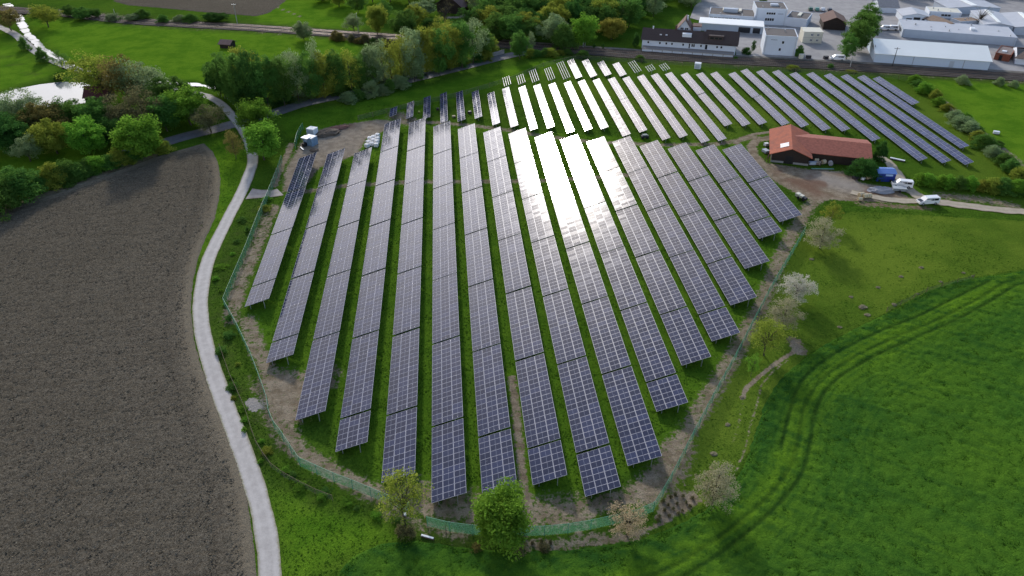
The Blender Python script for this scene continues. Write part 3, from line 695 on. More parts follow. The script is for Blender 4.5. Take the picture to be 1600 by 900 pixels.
cc = t.new('ShaderNodeVectorMath', operation='SCALE'); cc.inputs[0].default_value = (.99, .95, .98); t.l.new(bright, cc.inputs[3])
mixc = t.mix(cover, sky.outputs[0], cc.outputs[0])
bg = t.new('ShaderNodeBackground'); t.l.new(mixc, bg.inputs[0]); bg.inputs[1].default_value = .15; t.l.new(bg.outputs[0], t.out.inputs[0])
# ================================================================ CAMERA
cd = bpy.data.cameras.new('camera'); cam = bpy.data.objects.new('camera', cd); COL.objects.link(cam); sc.camera = cam
cd.sensor_width = 36; cd.lens = FPX/1600*36; cd.clip_start = 1; cd.clip_end = 12000
cam.location = (0, 0, CH)
cam.rotation_euler = Matrix(((RT[0], UP[0], -FW[0]), (RT[1], UP[1], -FW[1]), (RT[2], UP[2], -FW[2]))).to_euler()
sc.view_settings.view_transform = 'Standard'; sc.view_settings.look = 'None'; sc.view_settings.exposure = 0.6; sc.view_settings.gamma = 1
# ================================================================ TREES
def leaf_material(name, c1, c2, trans=.4, tint=None):
    m, t = newmat(name)
    oi = t.new('ShaderNodeObjectInfo').outputs['Random']
    n = t.ramp(t.noise(.55, 4, .65, t.obj()), .3, .7); f = t.ramp(t.noise(3.5, 3, .7, t.obj()), .3, .7)
    c = t.mix(n, c1, c2); c = t.mix(t.math('MULTIPLY', f, .45), c, tuple(x*.55 for x in c1))
    hs = t.new('ShaderNodeHueSaturation'); t.l.new(c, hs.inputs['Color'])
    t.l.new(t.math('ADD', .485, t.math('MULTIPLY', oi, .03)), hs.inputs['Hue']); t.l.new(t.math('ADD', 1.2, t.math('MULTIPLY', oi, .45)), hs.inputs['Value'])
    d = t.new('ShaderNodeBsdfDiffuse'); t.l.new(hs.outputs[0], d.inputs[0]); tr = t.new('ShaderNodeBsdfTranslucent')
    t.l.new(t.mix(.5, hs.outputs[0], tint or tuple(min(1, x*1.6) for x in c2)), tr.inputs[0])
    ms = t.new('ShaderNodeMixShader'); ms.inputs[0].default_value = trans; t.l.new(d.outputs[0], ms.inputs[1]); t.l.new(tr.outputs[0], ms.inputs[2])
    t.l.new(ms.outputs[0], t.out.inputs[0]); return m
LEAF = dict(
    lime=leaf_material('leaf_bright_green', (.080, .180, .022), (.165, .315, .036), .45),
    mid=leaf_material('leaf_mid_green', (0.051, 0.120, 0.024), (0.105, 0.203, 0.039), .4),
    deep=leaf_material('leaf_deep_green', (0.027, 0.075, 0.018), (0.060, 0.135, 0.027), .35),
    yellow=leaf_material('leaf_yellow_green', (0.128, 0.173, 0.027), (0.247, 0.277, 0.042), .45),
    olive=leaf_material('leaf_olive_brown', (0.105, 0.098, 0.033), (0.188, 0.158, 0.048), .4),
    brown=leaf_material('leaf_russet_brown', (.095, .095, .045), (.150, .145, .065), .35),
    orange=leaf_material('leaf_orange_green', (.15, .145, .030), (.24, .21, .04), .4),
    pale=leaf_material('leaf_pale_willow', (0.128, 0.188, 0.083), (0.232, 0.300, 0.143), .4),
    blossom=leaf_material('blossom_white', (.30, .29, .23), (.52, .50, .43), .3),
    tan=leaf_material('blossom_tan', (.22, .215, .12), (.37, .355, .22), .3),
    dry=leaf_material('twig_buff', (0.300, 0.232, 0.135), (0.465, 0.375, 0.240), .25))
BARK = plain('tree_bark', (.075, .060, .045), .95); PALEBARK = plain('pale_bark', (.22, .20, .17), .9)
def rnd_dirs(n):
    v = RNG.normal(size=(n, 3)); return v/np.linalg.norm(v, axis=1)[:, None]
def crown_mesh(shape, n_clump, n_leaf, leaf, hollow=.45, spread=.17):
    """leaf sized faces in clumps through a unit crown: x,y in -.5...5, z in 0..1"""
    C = []
    while len(C) < n_clump:
        p = RNG.uniform(-1, 1, 3); r = np.linalg.norm(p)
        if r > 1 or r < hollow*RNG.random(): continue
        if shape == 'round': q = p*np.array([.42, .42, .42])*(1+.12*np.sin(5*math.atan2(p[1], p[0])+p[2]*3)); q[2] += .5
        elif shape == 'tall':
            q = p*np.array([.36, .36, .46]); q[2] += .5; q[:2] *= (1.15-.55*abs(q[2]-.4)*1.2)
        elif shape == 'dome':
            q = p.copy(); q[2] = abs(q[2])**.8*.88+.04; s = 1-.35*q[2]; q[:2] *= .45*s
        elif shape == 'spread':
            a = math.atan2(p[1], p[0]); q = p*np.array([.45, .45, .36])*(1+.2*math.sin(3*a+1)); q[2] += .55+.08*math.sin(2*a)
        C.append(q)
    C = np.array(C); ph = RNG.uniform(0, 6.28, 6); an = np.arctan2(C[:, 1], C[:, 0]); zc = C[:, 2]
    am = 1+.16*np.sin(2*an+ph[0]+zc*3)+.12*np.sin(3*an+ph[1]-zc*5)+.08*np.sin(5*an+ph[2]+zc*7); C[:, 0] *= am; C[:, 1] *= am; C[:, 2] *= 1+.07*np.sin(3*an+ph[3])
    k = RNG.integers(0, n_clump, n_clump*n_leaf)
    cr = spread*RNG.uniform(.55, 1.25, n_clump)
    off = rnd_dirs(len(k))*(RNG.random(len(k))**.45)[:, None]*cr[k][:, None]*np.array([1, 1, .75])
    P = C[k]+off
    nrm = off/np.linalg.norm(off, axis=1)[:, None]*.5+rnd_dirs(len(k))*.8; nrm[:, 2] += .25; nrm /= np.linalg.norm(nrm, axis=1)[:, None]
    a = np.cross(nrm, rnd_dirs(len(k))); a /= np.linalg.norm(a, axis=1)[:, None]; b = np.cross(nrm, a)
    s = leaf*RNG.uniform(.6, 1.35, len(k))[:, None]
    V = np.stack([P-a*s*.55, P-b*s*.35, P+a*s*.55, P+b*s*.35], 1).reshape(-1, 3)
    return V, C
def limb_mesh(C, h0, rbase, n):
    mb = MB(); top = .78; pts = [Vector((RNG.normal()*.01, RNG.normal()*.01, z)) for z in np.linspace(-.02, top, 6)]
    for i in range(5): mb.tube(pts[i], pts[i+1], rbase*(1-i*.17), rbase*(1-(i+1)*.17), 7, cap=False)
    idx = RNG.permutation(len(C))[:n]
    for j in idx:
        e = Vector(C[j]); z = min(top, max(h0*.8, e.z*.55)); k = (z+.02)/(top+.02)*5; i = min(4, int(k)); s = pts[i].lerp(pts[i+1], k-i)
        mid = s.lerp(e, .5)+Vector((0, 0, .03)); mb.tube(s, mid, rbase*.38, rbase*.22, 5, cap=False); mb.tube(mid, e, rbase*.22, rbase*.05, 4, cap=False)
    return mb
VAR = {}
def variant(key, shape, h0, ncl, nlf, leaf, rb, limbs, hollow=.45, spread=.17, n=3):
    VAR[key] = []
    for q in range(n):
        V, C = crown_mesh(shape, ncl, nlf, leaf, hollow, spread)
        V[:, 2] = h0+V[:, 2]*(1-h0); C[:, 2] = h0+C[:, 2]*(1-h0)
        me = bpy.data.meshes.new('crown'); N = len(V)
        me.vertices.add(N); me.vertices.foreach_set('co', V.astype(np.float32).ravel()); me.loops.add(N); me.loops.foreach_set('vertex_index', np.arange(N, dtype=np.int32))
        me.polygons.add(N//4); me.polygons.foreach_set('loop_start', np.arange(0, N, 4, dtype=np.int32)); me.update(calc_edges=True)
        me.materials.append(LEAF['mid'])
        mb = limb_mesh(C, h0, rb, limbs); tm = bpy.data.meshes.new('trunk'); tm.from_pydata(mb.v, [], mb.f); tm.materials.append(BARK); tm.update()
        VAR[key].append((me, tm))
variant('round', 'round', .07, 130, 105, .036, .022, 14, .55, .14)
variant('sparse', 'round', .16, 90, 40, .030, .020, 40, .3, .13, 2)
variant('tall', 'tall', .05, 110, 90, .030, .014, 16, .4, .12, 4)
variant('tallthin', 'tall', .10, 75, 48, .030, .013, 30, .3, .12, 3)
variant('spread', 'spread', .08, 105, 62, .032, .022, 24, .4, .14, 3)
variant('dome', 'dome', .01, 90, 95, .042, .012, 10, .45, .16, 4)
variant('shrub', 'dome', .02, 34, 45, .075, .010, 14, .3, .2, 3)
variant('bare', 'spread', .2, 60, 9, .018, .017, 60, .2, .1, 1)
variant('loose', 'round', .06, 110, 48, .030, .020, 34, .3, .13, 3)
_lm = {}
def tree(x, yb, yt, wpx, shape, leaf, label, group=None, name='tree', bark=None, cat=None, h=None):
    X, Y = gp(x, yb); H_ = h or hgt(x, yb, yt); Wd = wpx*mpp((yb+yt)/2)
    # the widths seen include a little of the depth; heights read along the slope
    H_ = max(.5, H_); i = random.randrange(len(VAR[shape])); me, tm = VAR[shape][i]
    k = (shape, i, leaf)
    if k not in _lm:
        c = me.copy(); c.materials[0] = LEAF[leaf]; _lm[k] = c
    bush = shape in ('dome', 'shrub'); nm = name if name != 'tree' else ('bush' if bush else 'tree')
    t = thing(nm, label, cat or nm, (X, Y, -.03), random.uniform(0, 6.28), group)
    if bush: t.scale = (Wd*1.08, Wd*random.uniform(.85, 1.1), H_)
    else: t.scale = (Wd*1.22, Wd*1.18, H_*1.04)
    link('crown' if not bush else 'foliage', _lm[k], t)
    tb = tm
    if bark:
        kk = (tm.name, bark.name)
        if kk not in _lm: c = tm.copy(); c.materials[0] = bark; _lm[kk] = c
        tb = _lm[kk]
    o = link('trunk' if not bush else 'stems', tb, t)
    s = Wd/H_
    return t
TR = [
 (633, 822, 740, 66, 'sparse', 'yellow', 'thin yellow-green young tree at the near fence before the fifth long solar row'),
 (783, 846, 776, 90, 'round', 'lime', 'dense bright green round tree in front of the near end of the long solar rows'),
 (980, 838, 794, 56, 'sparse', 'dry', 'small pale buff tree by the near right corner of the green fence'),
 (1113, 788, 727, 60, 'loose', 'tan', 'pale buff blossoming tree beside the patch of dark planting holes'),
 (1242, 470, 427, 46, 'loose', 'blossom', 'white blossoming fruit tree right of the fence, uppermost of the white-blossomed pair'),
 (1221, 512, 469, 50, 'loose', 'tan', 'cream blossoming fruit tree just below the whiter one, right of the fence'),
 (1193, 555, 500, 54, 'sparse', 'yellow', 'loose yellow-green tree by the worn footpath end, right of the fence'),
 (1173, 588, 552, 22, 'sparse', 'lime', 'tiny bright green sapling just below the loose yellow-green tree'),
 (1280, 388, 343, 50, 'loose', 'tan', 'buff blossoming bush at the top of the right fence near the barn track'),
 (1295, 352, 314, 30, 'tallthin', 'yellow', 'small green tree directly above the buff bush by the barn track'),
 (403, 208, 156, 48, 'round', 'lime', 'round bright green tree beside the path, upper of two left of the containers'),
 (414, 250, 192, 54, 'round', 'lime', 'round bright green tree beside the path, lower of the two near the containers'),
 (369, 248, 203, 30, 'tallthin', 'olive', 'small olive tree on the left edge of the concrete path bend'),
 (330, 207, 164, 46, 'spread', 'brown', 'purplish brown tree where the asphalt road meets the concrete path'),
 (222, 245, 182, 66, 'round', 'lime', 'large round bright green tree at the top edge of the ploughed field'),
 (140, 240, 184, 52, 'round', 'lime', 'round bright green tree just left of the largest one by the plough'),
 (90, 240, 188, 56, 'round', 'yellow', 'round yellow-green tree left of the two bright green ones'),
 (80, 212, 160, 60, 'round', 'olive', 'broad olive brown tree behind the yellow-green one, below the pond'),
 (232, 205, 140, 58, 'spread', 'brown', 'large russet brown tree above the largest round green tree'),
 (196, 208, 152, 44, 'spread', 'brown', 'dull pinkish brown tree between the boathouse and the largest green tree'),
 (48, 252, 212, 34, 'spread', 'pale', 'small silvery white tree standing alone on the grass at the left'),
 (30, 232, 196, 46, 'dome', 'pale', 'greyish green bush by the silvery white tree'),
 (164, 155, 82, 72, 'spread', 'yellow', 'tall leaning willow with a dark trunk behind the boathouse'),
 (203, 165, 84, 56, 'spread', 'olive', 'bare-looking brownish willow right of the leaning willow'),
 (232, 168, 94, 62, 'spread', 'pale', 'pale green willow, right of the brownish one by the stream'),
 (270, 175, 122, 54, 'round', 'mid', 'mid green tree by the stream above the bright green thicket'),
 (299, 195, 138, 58, 'round', 'lime', 'bright green tree left of the path bridge'),
 (262, 205, 152, 46, 'round', 'mid', 'mid green tree left of the bright green one by the path bridge'),
 (17, 200, 142, 42, 'spread', 'pale', 'pale green tree at the far left edge on the pond shore'),
 (48, 200, 140, 48, 'spread', 'pale', 'pale green tree second from the left on the pond shore'),
 (112, 205, 153, 46, 'round', 'mid', 'mid green tree on the near shore, left of the boathouse'),
 (156, 205, 156, 52, 'round', 'mid', 'wide mid green tree directly below the boathouse'),
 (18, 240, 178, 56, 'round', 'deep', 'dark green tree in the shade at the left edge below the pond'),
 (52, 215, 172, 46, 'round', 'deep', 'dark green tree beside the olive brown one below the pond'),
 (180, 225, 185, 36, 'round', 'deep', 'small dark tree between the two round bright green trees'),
 (76, 42, 6, 34, 'spread', 'yellow', 'yellowish willow at the top left beside the stream, touching the railway'),
 (18, 48, 10, 40, 'spread', 'olive', 'brownish bare-looking tree at the top left corner beside the lane'),
 (40, 78, 55, 18, 'dome', 'mid', 'small bush on the bank between lane and stream, upper one'),
 (68, 97, 72, 22, 'dome', 'mid', 'small dark bush between lane and stream, middle one'),
 (98, 108, 78, 24, 'tallthin', 'mid', 'small tree on the stream bank right of the lane bend'),
 (92, 126, 114, 18, 'dome', 'deep', 'low dark bush beside the pond corner under the lane'),
 (590, 55, 7, 28, 'round', 'yellow', 'round yellow-topped tree standing above the end of the railway cutting'),
 (632, 60, 17, 38, 'round', 'mid', 'round grey-green tree right of the yellow-topped one'),
 (553, 50, 22, 26, 'spread', 'pale', 'pale thin tree at the end of the far meadow track'),
 (475, 62, 34, 26, 'round', 'pale', 'solitary round pale bush-like tree in the railway verge'),
 (696, 45, 0, 28, 'bare', 'brown', 'bare dark tree in front of the dark farm barn'),
 (812, 92, 50, 26, 'round', 'mid', 'round tree at the right end of the roadside belt near the back field'),
 (830, 80, 50, 14, 'tallthin', 'pale', 'slim pale tree beside the railway, right of the roadside belt end'),
 (955, 62, 28, 34, 'round', 'orange', 'orange-tinged round tree at the edge of the dark wood'),
 (912, 72, 24, 36, 'round', 'lime', 'brighter green tree at the front of the wood behind the tall railway pole'),
 (880, 76, 36, 44, 'dome', 'mid', 'big rounded bush at the front of the wood left of the railway pole'),
 (1322, 92, 52, 30, 'tall', 'mid', 'lowest tree of the green line between the works and the white hall'),
 (1336, 80, 34, 34, 'round', 'mid', 'second tree from the railway in the green line between the works'),
 (1346, 62, 18, 38, 'round', 'mid', 'third tree from the railway in the green line between the works'),
 (1354, 44, 4, 34, 'tall', 'mid', 'fourth tree from the railway in the green line between the works'),
 (1527, 42, 8, 30, 'bare', 'brown', 'bare winter tree between the low white works roofs'),
 (1248, 88, 70, 16, 'dome', 'mid', 'small bush at the right corner of the tall white block'),
 (1166, 84, 73, 18, 'dome', 'deep', 'low dark bush left of the tall white block'),
 (1176, 82, 62, 7, 'tall', 'deep', 'slim dark cypress left of the tall white block'),
 (1146, 70, 56, 3, 'tallthin', 'deep', 'slender shrub beside the end of the station roof'),
 (1348, 276, 245, 46, 'dome', 'deep', 'dark green bush under the eaves at the right part of the red-roofed barn'),
 (1374, 250, 218, 24, 'dome', 'deep', 'dark narrow bush at the right gable end of the red-roofed barn'),
 (698, 846, 815, 9, 'bare', 'brown', 'blackened dead stump standing at the near fence between the two trees'),
 (1503, 131, 116, 22, 'dome', 'pale', 'round pale bush on the railway verge, left of three right of the hedge'),
 (1560, 133, 119, 17, 'dome', 'pale', 'round pale bush on the railway verge, middle of three right of the hedge'),
 (1583, 136, 124, 15, 'dome', 'pale', 'round pale bush on the railway verge, right of three near the frame edge'),
 (1288, 32, 20, 8, 'shrub', 'mid', 'tiny shrub left of the brown shed'),
 (1190, 16, -8, 10, 'round', 'mid', 'tree tip behind the white tower'),
 (993, 72, 50, 14, 'dome', 'deep', 'dark bush at the left end of the station building'),
 (928, 75, 68, 5, 'tall', 'deep', 'tiny conifer on the lawn left of the station, left one'),
 (942, 76, 68, 5, 'tall', 'deep', 'tiny conifer on the lawn left of the station, right one'),
]
def hedge(pts, leaves, label, group, jx=2, shape='dome', cat='bush'):
    for i, (x, yb, yt, w) in enumerate(pts):
        tree(x+random.uniform(-jx, jx)*1.5, yb, yt+random.uniform(-3, 5), w*random.uniform(.9, 1.45), shape, random.choice(leaves), label % (ordn(i) if i else 'first'), group, cat=cat)
for a in TR: tree(*a)
# roadside belt
BELT = [(356, 156, 84, 44, 'tall', 'mid'), (376, 168, 80, 50, 'tall', 'mid'), (400, 172, 80, 50, 'tall', 'deep'), (420, 170, 88, 48, 'tall', 'mid'), (384, 150, 70, 40, 'tall', 'yellow'), (445, 166, 86, 46, 'tall', 'mid'),
        (468, 160, 84, 44, 'tallthin', 'pale'), (487, 158, 82, 40, 'tall', 'mid'), (500, 150, 62, 26, 'tallthin', 'pale'), (508, 154, 84, 42, 'tall', 'yellow'), (530, 149, 80, 42, 'tall', 'mid'), (550, 146, 78, 38, 'tallthin', 'yellow'),
        (568, 143, 84, 38, 'tall', 'mid'), (585, 140, 68, 34, 'tall', 'pale'), (600, 137, 64, 30, 'tallthin', 'pale'), (612, 134, 62, 34, 'tallthin', 'yellow'), (628, 131, 58, 34, 'tallthin', 'yellow'), (648, 126, 44, 44, 'tall', 'pale'),
        (668, 121, 40, 34, 'tall', 'yellow'), (686, 116, 44, 40, 'tall', 'mid'), (704, 111, 38, 40, 'tall', 'yellow'), (722, 106, 32, 40, 'tall', 'mid'), (740, 100, 26, 44, 'tallthin', 'pale'), (756, 92, 44, 34, 'tall', 'mid'), (768, 84, 52, 24, 'dome', 'yellow'),
        (345, 146, 96, 40, 'round', 'deep'), (408, 150, 84, 40, 'tall', 'yellow'), (455, 145, 80, 40, 'tall', 'pale'), (520, 138, 76, 38, 'tallthin', 'yellow'), (578, 128, 72, 36, 'tall', 'mid'), (638, 114, 54, 34, 'tall', 'yellow'), (695, 100, 44, 34, 'tall', 'mid')]
ordr = sorted(range(len(BELT)), key=lambda i: BELT[i][0])
cn_ = {'deep': 'dark green', 'mid': 'mid green', 'yellow': 'yellow-green', 'pale': 'pale green', 'brown': 'brown half-bare', 'olive': 'olive thin', 'orange': 'orange-topped', 'lime': 'bright green', 'tan': 'buff', 'blossom': 'white blossoming'}
def ordn(k):
    return ORD[k] if k < len(ORD) else ('number %d' % (k+1))
for r, i in enumerate(ordr):
    b = BELT[i]
    tree(*b, ('%s tall %s tree from the left in the belt above the asphalt road' % (ordn(r) if r else 'first', cn_[b[5]])), 'trees in the belt along the asphalt road')
ug = [(392+k*13.5, 172-k*2.9) for k in range(28)]
hedge([(x, y, y-random.uniform(10, 20), random.uniform(20, 30)) for x, y in ug], ['mid', 'deep', 'yellow', 'mid', 'pale'], '%s undergrowth bush from the left at the foot of the roadside belt', 'undergrowth of the roadside belt', 3)
# the wood at the top
random.seed(21)
WOOD = []
for row, (y0, n, x0, x1) in enumerate([(-62, 15, 700, 1190), (-44, 15, 735, 1130), (-26, 15, 700, 1090), (-10, 14, 735, 1080), (6, 14, 735, 1075), (22, 12, 742, 1040), (38, 11, 748, 1000), (52, 9, 752, 950), (64, 5, 765, 870)]):
    for k in range(n):
        x = x0+(x1-x0)*(k+.5)/n+random.uniform(-9, 9); y = y0+random.uniform(-5, 5)
        WOOD.append((x, y, y-random.uniform(30, 44), random.uniform(30, 46), random.choice(['round', 'tall', 'round', 'tall', 'spread']), random.choice(['deep', 'mid', 'deep', 'mid', 'mid', 'mid', 'yellow', 'pale', 'deep'])))
for b in WOOD: tree(*b, 'leafy tree crowded in the dark wood behind the railway', 'trees of the dense wood', h=random.uniform(8.5, 12.5))
# far tree line behind the meadows and the works
FARL = []
for k in range(16): FARL.append((60+k*24+random.uniform(-6, 6), random.uniform(5, 20)-(8 if k > 7 else 0), 0, random.uniform(18, 30), random.choice(['dome', 'round']), random.choice(['mid', 'deep', 'pale', 'mid'])))
FARL = [b for b in FARL if b[0] < 350]
for i, b in enumerate(sorted(FARL)): tree(b[0], 24+b[0]*.035+random.uniform(-4, 2), 0, b[3], b[4], b[5], '%s small tree from the left in the hedge above the railway' % ordn(i), 'trees in the hedge above the railway', h=random.uniform(2.5, 5))
for k in range(26):
    x = 1270+k*15+random.uniform(-5, 5); tree(x, random.uniform(-14, -2) if x > 1400 else random.uniform(-22, -14), 0, random.uniform(24, 34), 'round', random.choice(['deep', 'mid', 'deep']), 'dark tree in the row behind the works at the top right edge', 'trees behind the works', h=random.uniform(6, 9))
for k, (x, y) in enumerate([(505, -6), (530, 2), (560, 12), (582, -5), (610, -6), (640, -3), (662, 18), (650, 36), (668, -8), (724, -10), (735, 8), (600, 22), (516, -22), (560, -20), (620, -24), (672, 44), (690, 58), (715, 50), (735, 40), (1080, 4), (1092, -8)]):
    tree(x, y+8, 0, random.uniform(26, 38), random.choice(['round', 'spread', 'tall']), random.choice(['mid', 'pale', 'deep', 'yellow']), 'tree in the loose grove around the dark farm barn at the top', 'trees around the farm barn', h=random.uniform(6, 10))
hedge([(8, 330, 268, 50), (36, 312, 254, 64), (64, 300, 264, 30), (84, 290, 254, 40), (104, 284, 250, 36), (122, 279, 248, 36), (138, 272, 242, 34), (152, 268, 238, 36), (170, 262, 238, 34), (186, 257, 230, 34), (203, 252, 236, 28), (255, 238, 214, 26), (20, 285, 258, 30)],
      ['yellow', 'mid', 'lime', 'mid'], '%s bush from the left in the hedge bordering the ploughed field', 'hedge above the ploughed field')
hedge([(548, 160, 142, 24), (562, 156, 134, 26), (578, 152, 126, 28), (594, 147, 127, 26), (608, 143, 122, 24), (622, 138, 117, 28), (656, 124, 110, 9), (636, 134, 124, 16)],
      ['mid', 'pale', 'mid'], '%s bush from the left on the near side of the asphalt road', 'bushes on the near roadside')
hedge([(x, y, y-14, 16) for x, y in [(522, 62), (534, 64), (547, 65), (560, 67), (573, 68), (586, 69), (598, 70), (612, 72)]], ['olive', 'mid', 'brown'], '%s low bush from the left under the railway embankment', 'low bushes below the railway')
hedge([(826+k*12, 88-(k > 3)*4, 74, 18) for k in range(6)], ['mid', 'yellow'], '%s low bush from the left on the railway corner above the back field', 'bushes on the railway corner')
hedge([(1427, 128, 116, 16), (1436, 136, 122, 18), (1446, 145, 128, 22), (1458, 155, 137, 22), (1468, 164, 148, 20), (1478, 172, 156, 20), (1488, 186, 168, 22), (1500, 197, 178, 24), (1512, 207, 188, 24), (1524, 218, 200, 22), (1538, 230, 210, 26), (1552, 243, 222, 24),
       (1566, 256, 234, 26), (1580, 268, 246, 26), (1595, 280, 256, 28), (1506, 186, 174, 16), (1530, 206, 194, 16), (1556, 228, 214, 18)], ['mid', 'lime', 'yellow', 'mid', 'pale'], '%s bush from the top in the slanting hedge right of the solar rows', 'slanting hedge at the right')
hedge([(1434, 287, 264, 24), (1450, 289, 266, 24), (1466, 291, 266, 24), (1482, 293, 270, 24), (1498, 294, 272, 24), (1514, 296, 272, 26), (1532, 297, 275, 24), (1548, 299, 276, 26), (1566, 300, 278, 26), (1584, 302, 280, 26), (1602, 304, 282, 28)],
      ['mid', 'lime', 'yellow', 'mid'], '%s bush from the left in the hedge above the farm track', 'hedge above the farm track')
hedge([(1148, 92, 86, 8), (1300, 101+5, 98, 10), (1240, 108, 101, 18), (1330, 112, 106, 16), (910, 90, 78, 24), (1000, 94, 88, 14)], ['mid', 'yellow'], '%s small bush from the left on the railway verge behind the solar rows', 'verge bushes')
random.seed(5)
wp = smooth([(412, 312), (392, 345), (373, 378), (352, 418), (345, 455), (342, 500), (352, 550), (366, 590), (385, 640), (402, 690), (432, 735), (480, 762), (530, 785), (580, 800), (620, 815)], 17)
hedge([(p[0]+random.uniform(-13, 13), p[1], p[1]-random.uniform(3, 7), random.uniform(8, 20)) for p in wp], ['lime', 'yellow', 'lime', 'mid'], '%s low weedy shrub counted down the bank between path and fence', 'weedy shrubs on the path bank', shape='shrub', cat='shrub')
hedge([(640, 838, 822, 26), (628, 836, 818, 20), (850, 858, 846, 22), (815, 862, 850, 20), (745, 858, 846, 20)], ['brown', 'brown', 'olive'], '%s low dark brush heap from the left at the foot of the near trees', 'brush at the tree feet', shape='shrub', cat='brush')
dots = [(1036, 782), (1048, 776), (1055, 772), (1067, 774), (1082, 777), (1044, 788), (1058, 786), (1072, 784), (1078, 790), (1038, 796), (1052, 794), (1066, 797), (1030, 806), (1046, 805), (1060, 801), (1028, 812)]
for x, y in dots: tree(x, y+2, y-3, random.uniform(5, 8), 'shrub', 'brown', 'small dark clump in the bare patch by the buff tree', 'dark clumps on the bare patch', name='soil_clump', cat='clump')
for i, (x, y) in enumerate([(832, 848), (846, 845), (860, 846)]): tree(x, y+2, y-3, 7, 'shrub', 'brown', '%s of three dark clumps right of the dense green tree' % ['left', 'middle', 'right'][i], name='soil_clump', cat='clump')
# ================================================================ BUILDINGS
WHITE = plain('white_render', (.60, .66, .74), .8, var=.06, vs=.4); WHITE2 = plain('white_sheet', (.70, .74, .78), .55, var=.04, vs=.2)
ROOFT = plain('dark_roof_tiles', (.060, .043, .040), .85, var=.3, vs=2.5); ROOFF = plain('flat_roof_felt', (.105, .095, .092), .9, var=.15, vs=.5)
ROOFW = plain('white_roof_sheet', (.84, .87, .84), .6, var=.04, vs=.15); GREYR = plain('pale_grey_roof', (.44, .46, .50), .6, var=.1, vs=.25)
BROWNR = plain('brown_roof', (.115, .062, .050), .85, var=.25, vs=1.); DWOOD = plain('dark_timber', (.030, .022, .018), .9, var=.3, vs=2)
GLASS = plain('window_glass', (.018, .022, .028), .15, 0, .6, 0); CONC = plain('concrete', (.30, .29, .28), .9, var=.2, vs=.5); CREAM = plain('cream_sheet', (.62, .60, .50), .6, var=.06)
RUSTW = plain('rust_red_wall', (.22, .07, .04), .85); GREYW = plain('pale_blue_grey_wall', (.42, .48, .56), .7, var=.06, vs=.4); BLACK = plain('black_rubber', (.015, .015, .016), .8)
def tile_material():
    m, t = newmat('red_clay_tiles'); o = t.obj()
    b = t.new('ShaderNodeTexBrick'); t.l.new(o, b.inputs[0]); b.inputs['Scale'].default_value = 1; b.inputs['Brick Width'].default_value = .5; b.inputs['Row Height'].default_value = .45; b.inputs['Mortar Size'].default_value = .03
    b.inputs['Color1'].default_value = (.42, .12, .065, 1); b.inputs['Color2'].default_value = (.33, .095, .055, 1); b.inputs['Mortar'].default_value = (.22, .07, .045, 1)
    n = t.ramp(t.noise(.5, 5, .7, o), .42, .68); n2 = t.ramp(t.noise(2.5, 4, .7, o), .45, .7)
    c = t.mix(t.math('MULTIPLY', n, .55), b.outputs[0], (.13, .06, .05)); c = t.mix(t.math('MULTIPLY', n2, .4), c, (.36, .13, .08))
    t.bsdf(c, .85, 0, .2, t.bump(b.outputs['Fac'], -.3, .04)); return m
TILES = tile_material(); TILESB = plain('weathered_red_tiles', (.27, .085, .058), .88, var=.42, vs=1.6, bump=.4)
def frame(A, B, away=True):
    a = np.array(gp(*A)); b = np.array(gp(*B)); d = b-a; return a, math.atan2(d[1], d[0]), float(np.linalg.norm(d))
def depth_of(a, rz, h, px):
    q = np.array(gp(px[0], px[1], h))-a; return float(-math.sin(rz)*q[0]+math.cos(rz)*q[1])
def windows(t, rows, name='window', y=0.):
    """rows: (x0,x1,z0,z1[,panes]) on the front face"""
    for r in rows:
        x0, x1, z0, z1 = r[:4]; n = r[4] if len(r) > 4 else 1
        mb = MB(); mb.box(x0, x1, y-.05, y+.02, z0, z1); f = mb.build(name, WHITE2, t)
        mb = MB(); w = (x1-x0)/n
        for k in range(n): mb.box(x0+k*w+.07, x0+(k+1)*w-.07, y-.065, y-.03, z0+.07, z1-.07)
        mb.build('pane', GLASS, f)
def vent(t, x, y, h):
    s = random.uniform(.25, .6); mb = MB(); mb.box(x, x+s, y, y+s*1.2, h+.06, h+random.uniform(.3, .9)); mb.build('roof_vent', STEEL, t)
def flat_block(name, label, A, B, h, D, wall=WHITE, roof=ROOFF, wins=(), extra=None, cat='building', par=.25):
    a, rz, L = frame(A, B); t = thing(name, label, cat, (a[0], a[1], 0), rz)
    mb = MB(); mb.box(0, L, 0, D, -.2, h); mb.build('wall', wall, t)
    mb = MB(); mb.box(.25, L-.25, .25, D-.25, h, h+.06); rf = mb.build('roof', roof, t)
    mb = MB(); mb.box(-.05, L+.05, -.05, .22, h+.003, h+par); mb.box(-.05, L+.05, D-.22, D+.05, h+.003, h+par); mb.box(-.05, .22, .22, D-.22, h+.003, h+par); mb.box(L-.22, L+.05, .22, D-.22, h+.003, h+par); mb.build('parapet', wall, t)
    windows(t, wins)
    if L > 9 and cat == 'building':
        for k in range(int(L/4)): part(t, 'roof_vent', STEEL, (L*(.12+.76*random.random()), L*(.12+.76*random.random())*0+0, 0, 0, 0, 0)) if False else vent(t, random.uniform(1, L-1.5), random.uniform(1, D-1.5), h)
        part(t, 'downpipe', STEEL, (.5, .6, -.12, -.02, 0, h), (L-.6, L-.5, -.12, -.02, 0, h))
    if True: pass
    if extra: extra(t, rf, L, D, h)
    return t
